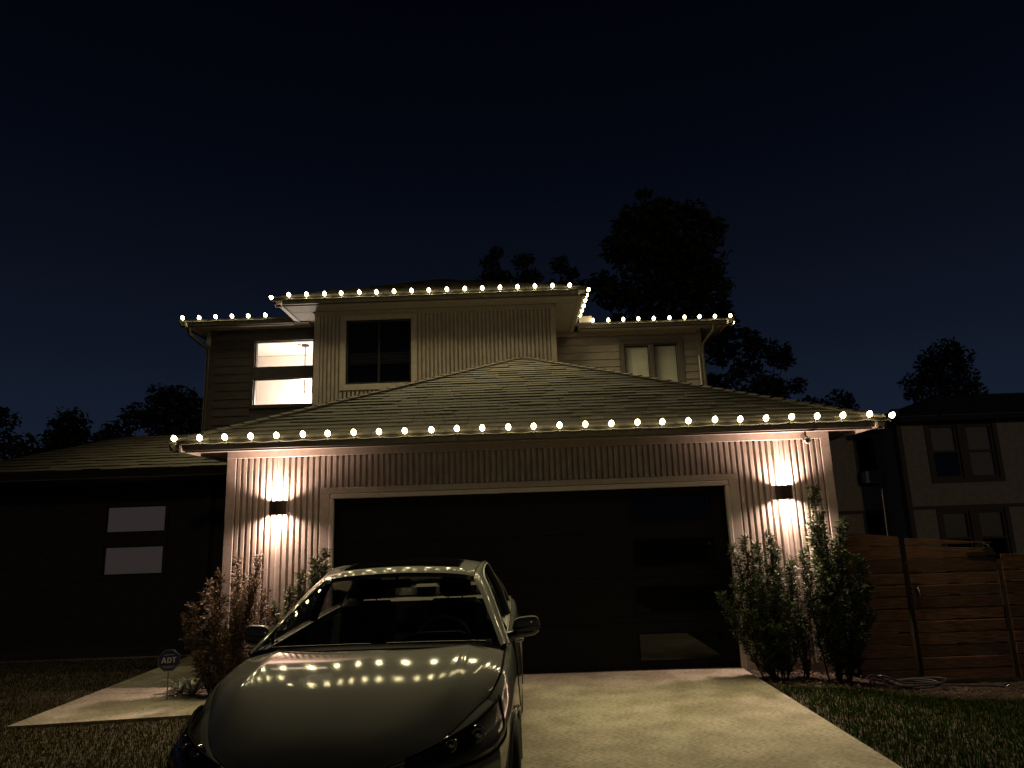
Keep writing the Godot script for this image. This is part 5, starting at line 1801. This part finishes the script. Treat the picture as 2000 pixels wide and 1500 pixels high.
func strap_plant(label: String, at: Vector3, n: int, length: float, sd: int, lean: Vector3):
	var o := thing("strap_leaf_plant", label, "plant", at, 0.0, "strap-leaved plants in the bed by the walkway")
	var r2 := RandomNumberGenerator.new()
	r2.seed = sd
	for i in n:
		var a := TAU * i / n + r2.randf_range(-0.3, 0.3)
		var L := length * r2.randf_range(0.7, 1.15)
		var outv := Vector3(cos(a), 0, sin(a)) + lean
		var up := r2.randf_range(0.75, 1.5)
		var pts := []
		var side := Vector3(-outv.z, 0, outv.x).normalized()
		for k in 8:
			var f := k / 7.0
			pts.append(outv * L * 0.62 * f + Vector3(0, L * (up * f - (up * 0.72) * f * f), 0))
		var rows := []
		for k in 8:
			var w := 0.016 * sin(lerpf(0.6, 3.1, k / 7.0))
			rows.append([pts[k] - side * w, pts[k] - Vector3(0, 0.004, 0), pts[k] + side * w])
		var g := G.new()
		g.grid(rows)
		part("strap_leaf", g, M["strap%d" % (i % 3)], o)

func build_yard_things():
	for i in 3:
		var m := mat("strap%d" % i, [lin(0.045, 0.07, 0.022), lin(0.07, 0.10, 0.035), lin(0.10, 0.115, 0.045)][i], 0.45)
		m.backlight_enabled = true
		m.backlight = lin(0.2, 0.2, 0.2)
	strap_plant("arching strap-leaved plant behind the octagonal yard sign", Vector3(-3.86, -0.03, 0.50), 30, 0.42, 5, Vector3.ZERO)
	strap_plant("strap-leaved plant by the sign post, its leaves over the walkway edge", Vector3(-4.06, -0.03, 0.36), 26, 0.36, 6, Vector3(-0.1, 0, 0.1))
	strap_plant("low strap-leaved plant in front of the reddish shrub", Vector3(-3.40, -0.03, 0.36), 24, 0.34, 8, Vector3(0, 0, 0.1))
	# octagonal yard sign
	var s := thing("yard_sign", "dark blue octagonal security sign on a metal stake by the walkway", "sign", Vector3(-4.055, 0.0, 0.70), 0.30)
	var g := G.new()
	g.tube([Vector3(0, -0.06, -0.008), Vector3(0, 0.46, -0.008)], 0.008, 6)
	part("stake", g, M.steel_post, s)
	g = G.new()
	var R := 0.122
	var oc := PackedVector2Array()
	for i in 8: oc.append(Vector2(cos(PI / 8 + i * PI / 4), sin(PI / 8 + i * PI / 4)) * R)
	g.prism(oc, 0.010, Transform3D(Basis.IDENTITY, Vector3(0, 0.405, 0.004)))
	var board := part("board", g, M.sign_blue, s)
	g = G.new()
	var ring := []
	for i in 9: ring.append(Vector3(cos(PI / 8 + i * PI / 4) * R * 0.93, 0.405 + sin(PI / 8 + i * PI / 4) * R * 0.93, 0.0095))
	g.tube(ring, 0.0018, 4, false)
	part("border", g, M.steel_post, board)
	var fnt := SystemFont.new()
	fnt.font_names = PackedStringArray(["Droid Sans"])
	fnt.font_weight = 700
	var tm := TextMesh.new()
	tm.font = fnt
	tm.text = "ADT"
	tm.font_size = 64
	tm.pixel_size = 0.00125
	tm.depth = 0.003
	part("lettering", tm, M.sign_white, board, Vector3(0, 0.405, 0.0102))
	g = G.new()
	for e in [[0.462, 0.10], [0.343, 0.13], [0.328, 0.09]]: g.box(Vector3(0, e[0], 0.0095), Vector3(e[1], 0.006, 0.002))
	part("small_print", g, M.steel_post, board)
	# loosely coiled hose lying by the fence
	g = G.new()
	var hp := []
	for i in 90:
		var f := i / 89.0
		var a := f * TAU * 3.2
		var r := 0.26 + 0.05 * sin(f * 17.0)
		hp.append(Vector3(cos(a) * r * 1.5 + f * 0.1, 0.03 + 0.02 * sin(f * 29.0) + 0.02 * f + 0.10 * pow(maxf(0.0, sin(a - 1.2)), 6.0), sin(a) * r * 0.6))
	hp.append(Vector3(0.85, 0.02, 0.16)); hp.append(Vector3(1.0, 0.015, 0.2))
	g.tube(hp, 0.011, 7)
	var h := thing("garden_hose", "loosely coiled grey garden hose on the ground before the fence", "hose", Vector3(4.22, ground_y(4.22, 0.28) + 0.0, 0.28))
	part("coil", g, M.hose_grey, h)
	g = G.new()
	g.lathe([Vector2(0.0, 0.0), Vector2(0.016, 0.0), Vector2(0.016, 0.05), Vector2(0.012, 0.06), Vector2(0.0, 0.06)], 10, Transform3D(Basis(Vector3.FORWARD, 1.2), Vector3(0.99, 0.018, 0.2)), true)
	part("coupling", g, M.chrome, h)
	# fallen leaves in both beds
	var st := SurfaceTool.new()
	st.begin(Mesh.PRIMITIVE_TRIANGLES)
	for i in 2600:
		var x := rng.randf_range(2.5, 5.6)
		var z := rng.randf_range(0.12, 1.0)
		if i % 3 == 0:
			x = rng.randf_range(-4.2, -2.5)
			z = rng.randf_range(0.15, 0.65)
		var p := Vector3(x, ground_y(x, z) + rng.randf_range(0.004, 0.03), z)
		var a := rng.randf() * TAU
		var L := rng.randf_range(0.03, 0.07)
		var d := Vector3(cos(a), rng.randf_range(-0.2, 0.4), sin(a)) * L
		leaf_quad(st, p, d, d.cross(Vector3.UP).normalized() * L * 0.2, Color(0.07, 0.045, 0.028).lerp(Color(0.16, 0.11, 0.07), rng.randf()))
	var lit := part("fallen_leaves", st.commit(), M.leaf, self)
	tag(lit, "dry leaf litter scattered over the planting beds", "leaves", "", "stuff")

# ------------------------------------------------------------------ grass
func blade_mesh() -> ArrayMesh:
	var s := SurfaceTool.new()
	s.begin(Mesh.PRIMITIVE_TRIANGLES)
	var w := 0.0032
	var rows := [[Vector3(-w, 0, 0), Vector3(w, 0, 0)], [Vector3(-w * 0.8, 0.5, 0.06), Vector3(w * 0.8, 0.5, 0.06)], [Vector3(0, 1.0, 0.28), Vector3(0, 1.0, 0.28)]]
	for i in 2:
		var q := [rows[i][0], rows[i][1], rows[i + 1][1], rows[i + 1][0]]
		var n: Vector3 = (q[1] - q[0]).cross(q[3] - q[0]).normalized()
		if i == 0:
			for k in [0, 2, 1, 0, 3, 2]:
				s.set_normal(n); s.set_color(Color.WHITE); s.add_vertex(q[k])
		else:
			for k in [0, 2, 1]:
				s.set_normal(n); s.set_color(Color.WHITE); s.add_vertex(q[k])
	return s.commit()

func lawn(called: String, label: String, area: Callable, x0: float, x1: float, z0: float, z1: float, n: int, c0: Color, c1: Color, c2: Color, hgt: float):
	var pos := []
	var nz := FastNoiseLite.new()
	nz.seed = 3
	nz.frequency = 0.9
	var tries := 0
	while pos.size() < n and tries < n * 6:
		tries += 1
		var x := rng.randf_range(x0, x1)
		var z := rng.randf_range(z0, z1)
		var d: float = area.call(x, z)
		if rng.randf() > d: continue
		pos.append(Vector3(x, ground_y(x, z) - 0.004, z))
	var mm := MultiMesh.new()
	mm.transform_format = MultiMesh.TRANSFORM_3D
	mm.use_colors = true
	mm.mesh = blade_mesh()
	mm.instance_count = pos.size()
	for i in pos.size():
		var p: Vector3 = pos[i]
		var t := nz.get_noise_2d(p.x, p.z) * 0.5 + 0.5
		var h := hgt * rng.randf_range(0.5, 1.25) * (0.8 + 0.4 * t)
		var b := Basis(Vector3.UP, rng.randf() * TAU) * Basis(Vector3.RIGHT, rng.randfn() * 0.33)
		mm.set_instance_transform(i, Transform3D(b.scaled_local(Vector3(rng.randf_range(0.8, 1.6), h, h)), p))
		var c := c0.lerp(c1, rng.randf())
		if rng.randf() < 0.05 + 0.22 * (1.0 - t): c = c2.lerp(c0, rng.randf() * 0.5)
		mm.set_instance_color(i, c)
	var o := MultiMeshInstance3D.new()
	o.name = called
	o.multimesh = mm
	o.material_override = M.grass_blade
	add_child(o, true)
	tag(o, label, "grass", "", "stuff")

func build_grass():
	var right := func(x: float, z: float) -> float:
		if x < 2.475 + rng.randf_range(-0.03, 0.02): return 0.0
		if z < 0.95 + 0.05 * sin(x * 5.0): return 0.015
		return 1.0 / (1.0 + 0.10 * maxf(0.0, 4.0 - z))
	lawn("grass", "green mown grass right of the driveway", right, 2.42, 8.5, 0.5, 6.6, 120000, Color(0.019, 0.042, 0.006), Color(0.036, 0.062, 0.011), Color(0.06, 0.056, 0.018), 0.045)
	var left := func(x: float, z: float) -> float:
		if x > -2.475: return 0.0
		if x < -5.17 and z > -2.2: return 0.8 if z > 0.5 else 0.45
		if z > 1.60 - (x + 5.15) * 0.123 + 0.02: return 1.0
		return 0.0
	lawn("grass", "dry brownish grass left of the driveway in front of the walkway", left, -9.5, -2.44, -2.2, 6.4, 110000, Color(0.042, 0.042, 0.010), Color(0.060, 0.053, 0.014), Color(0.095, 0.064, 0.022), 0.042)
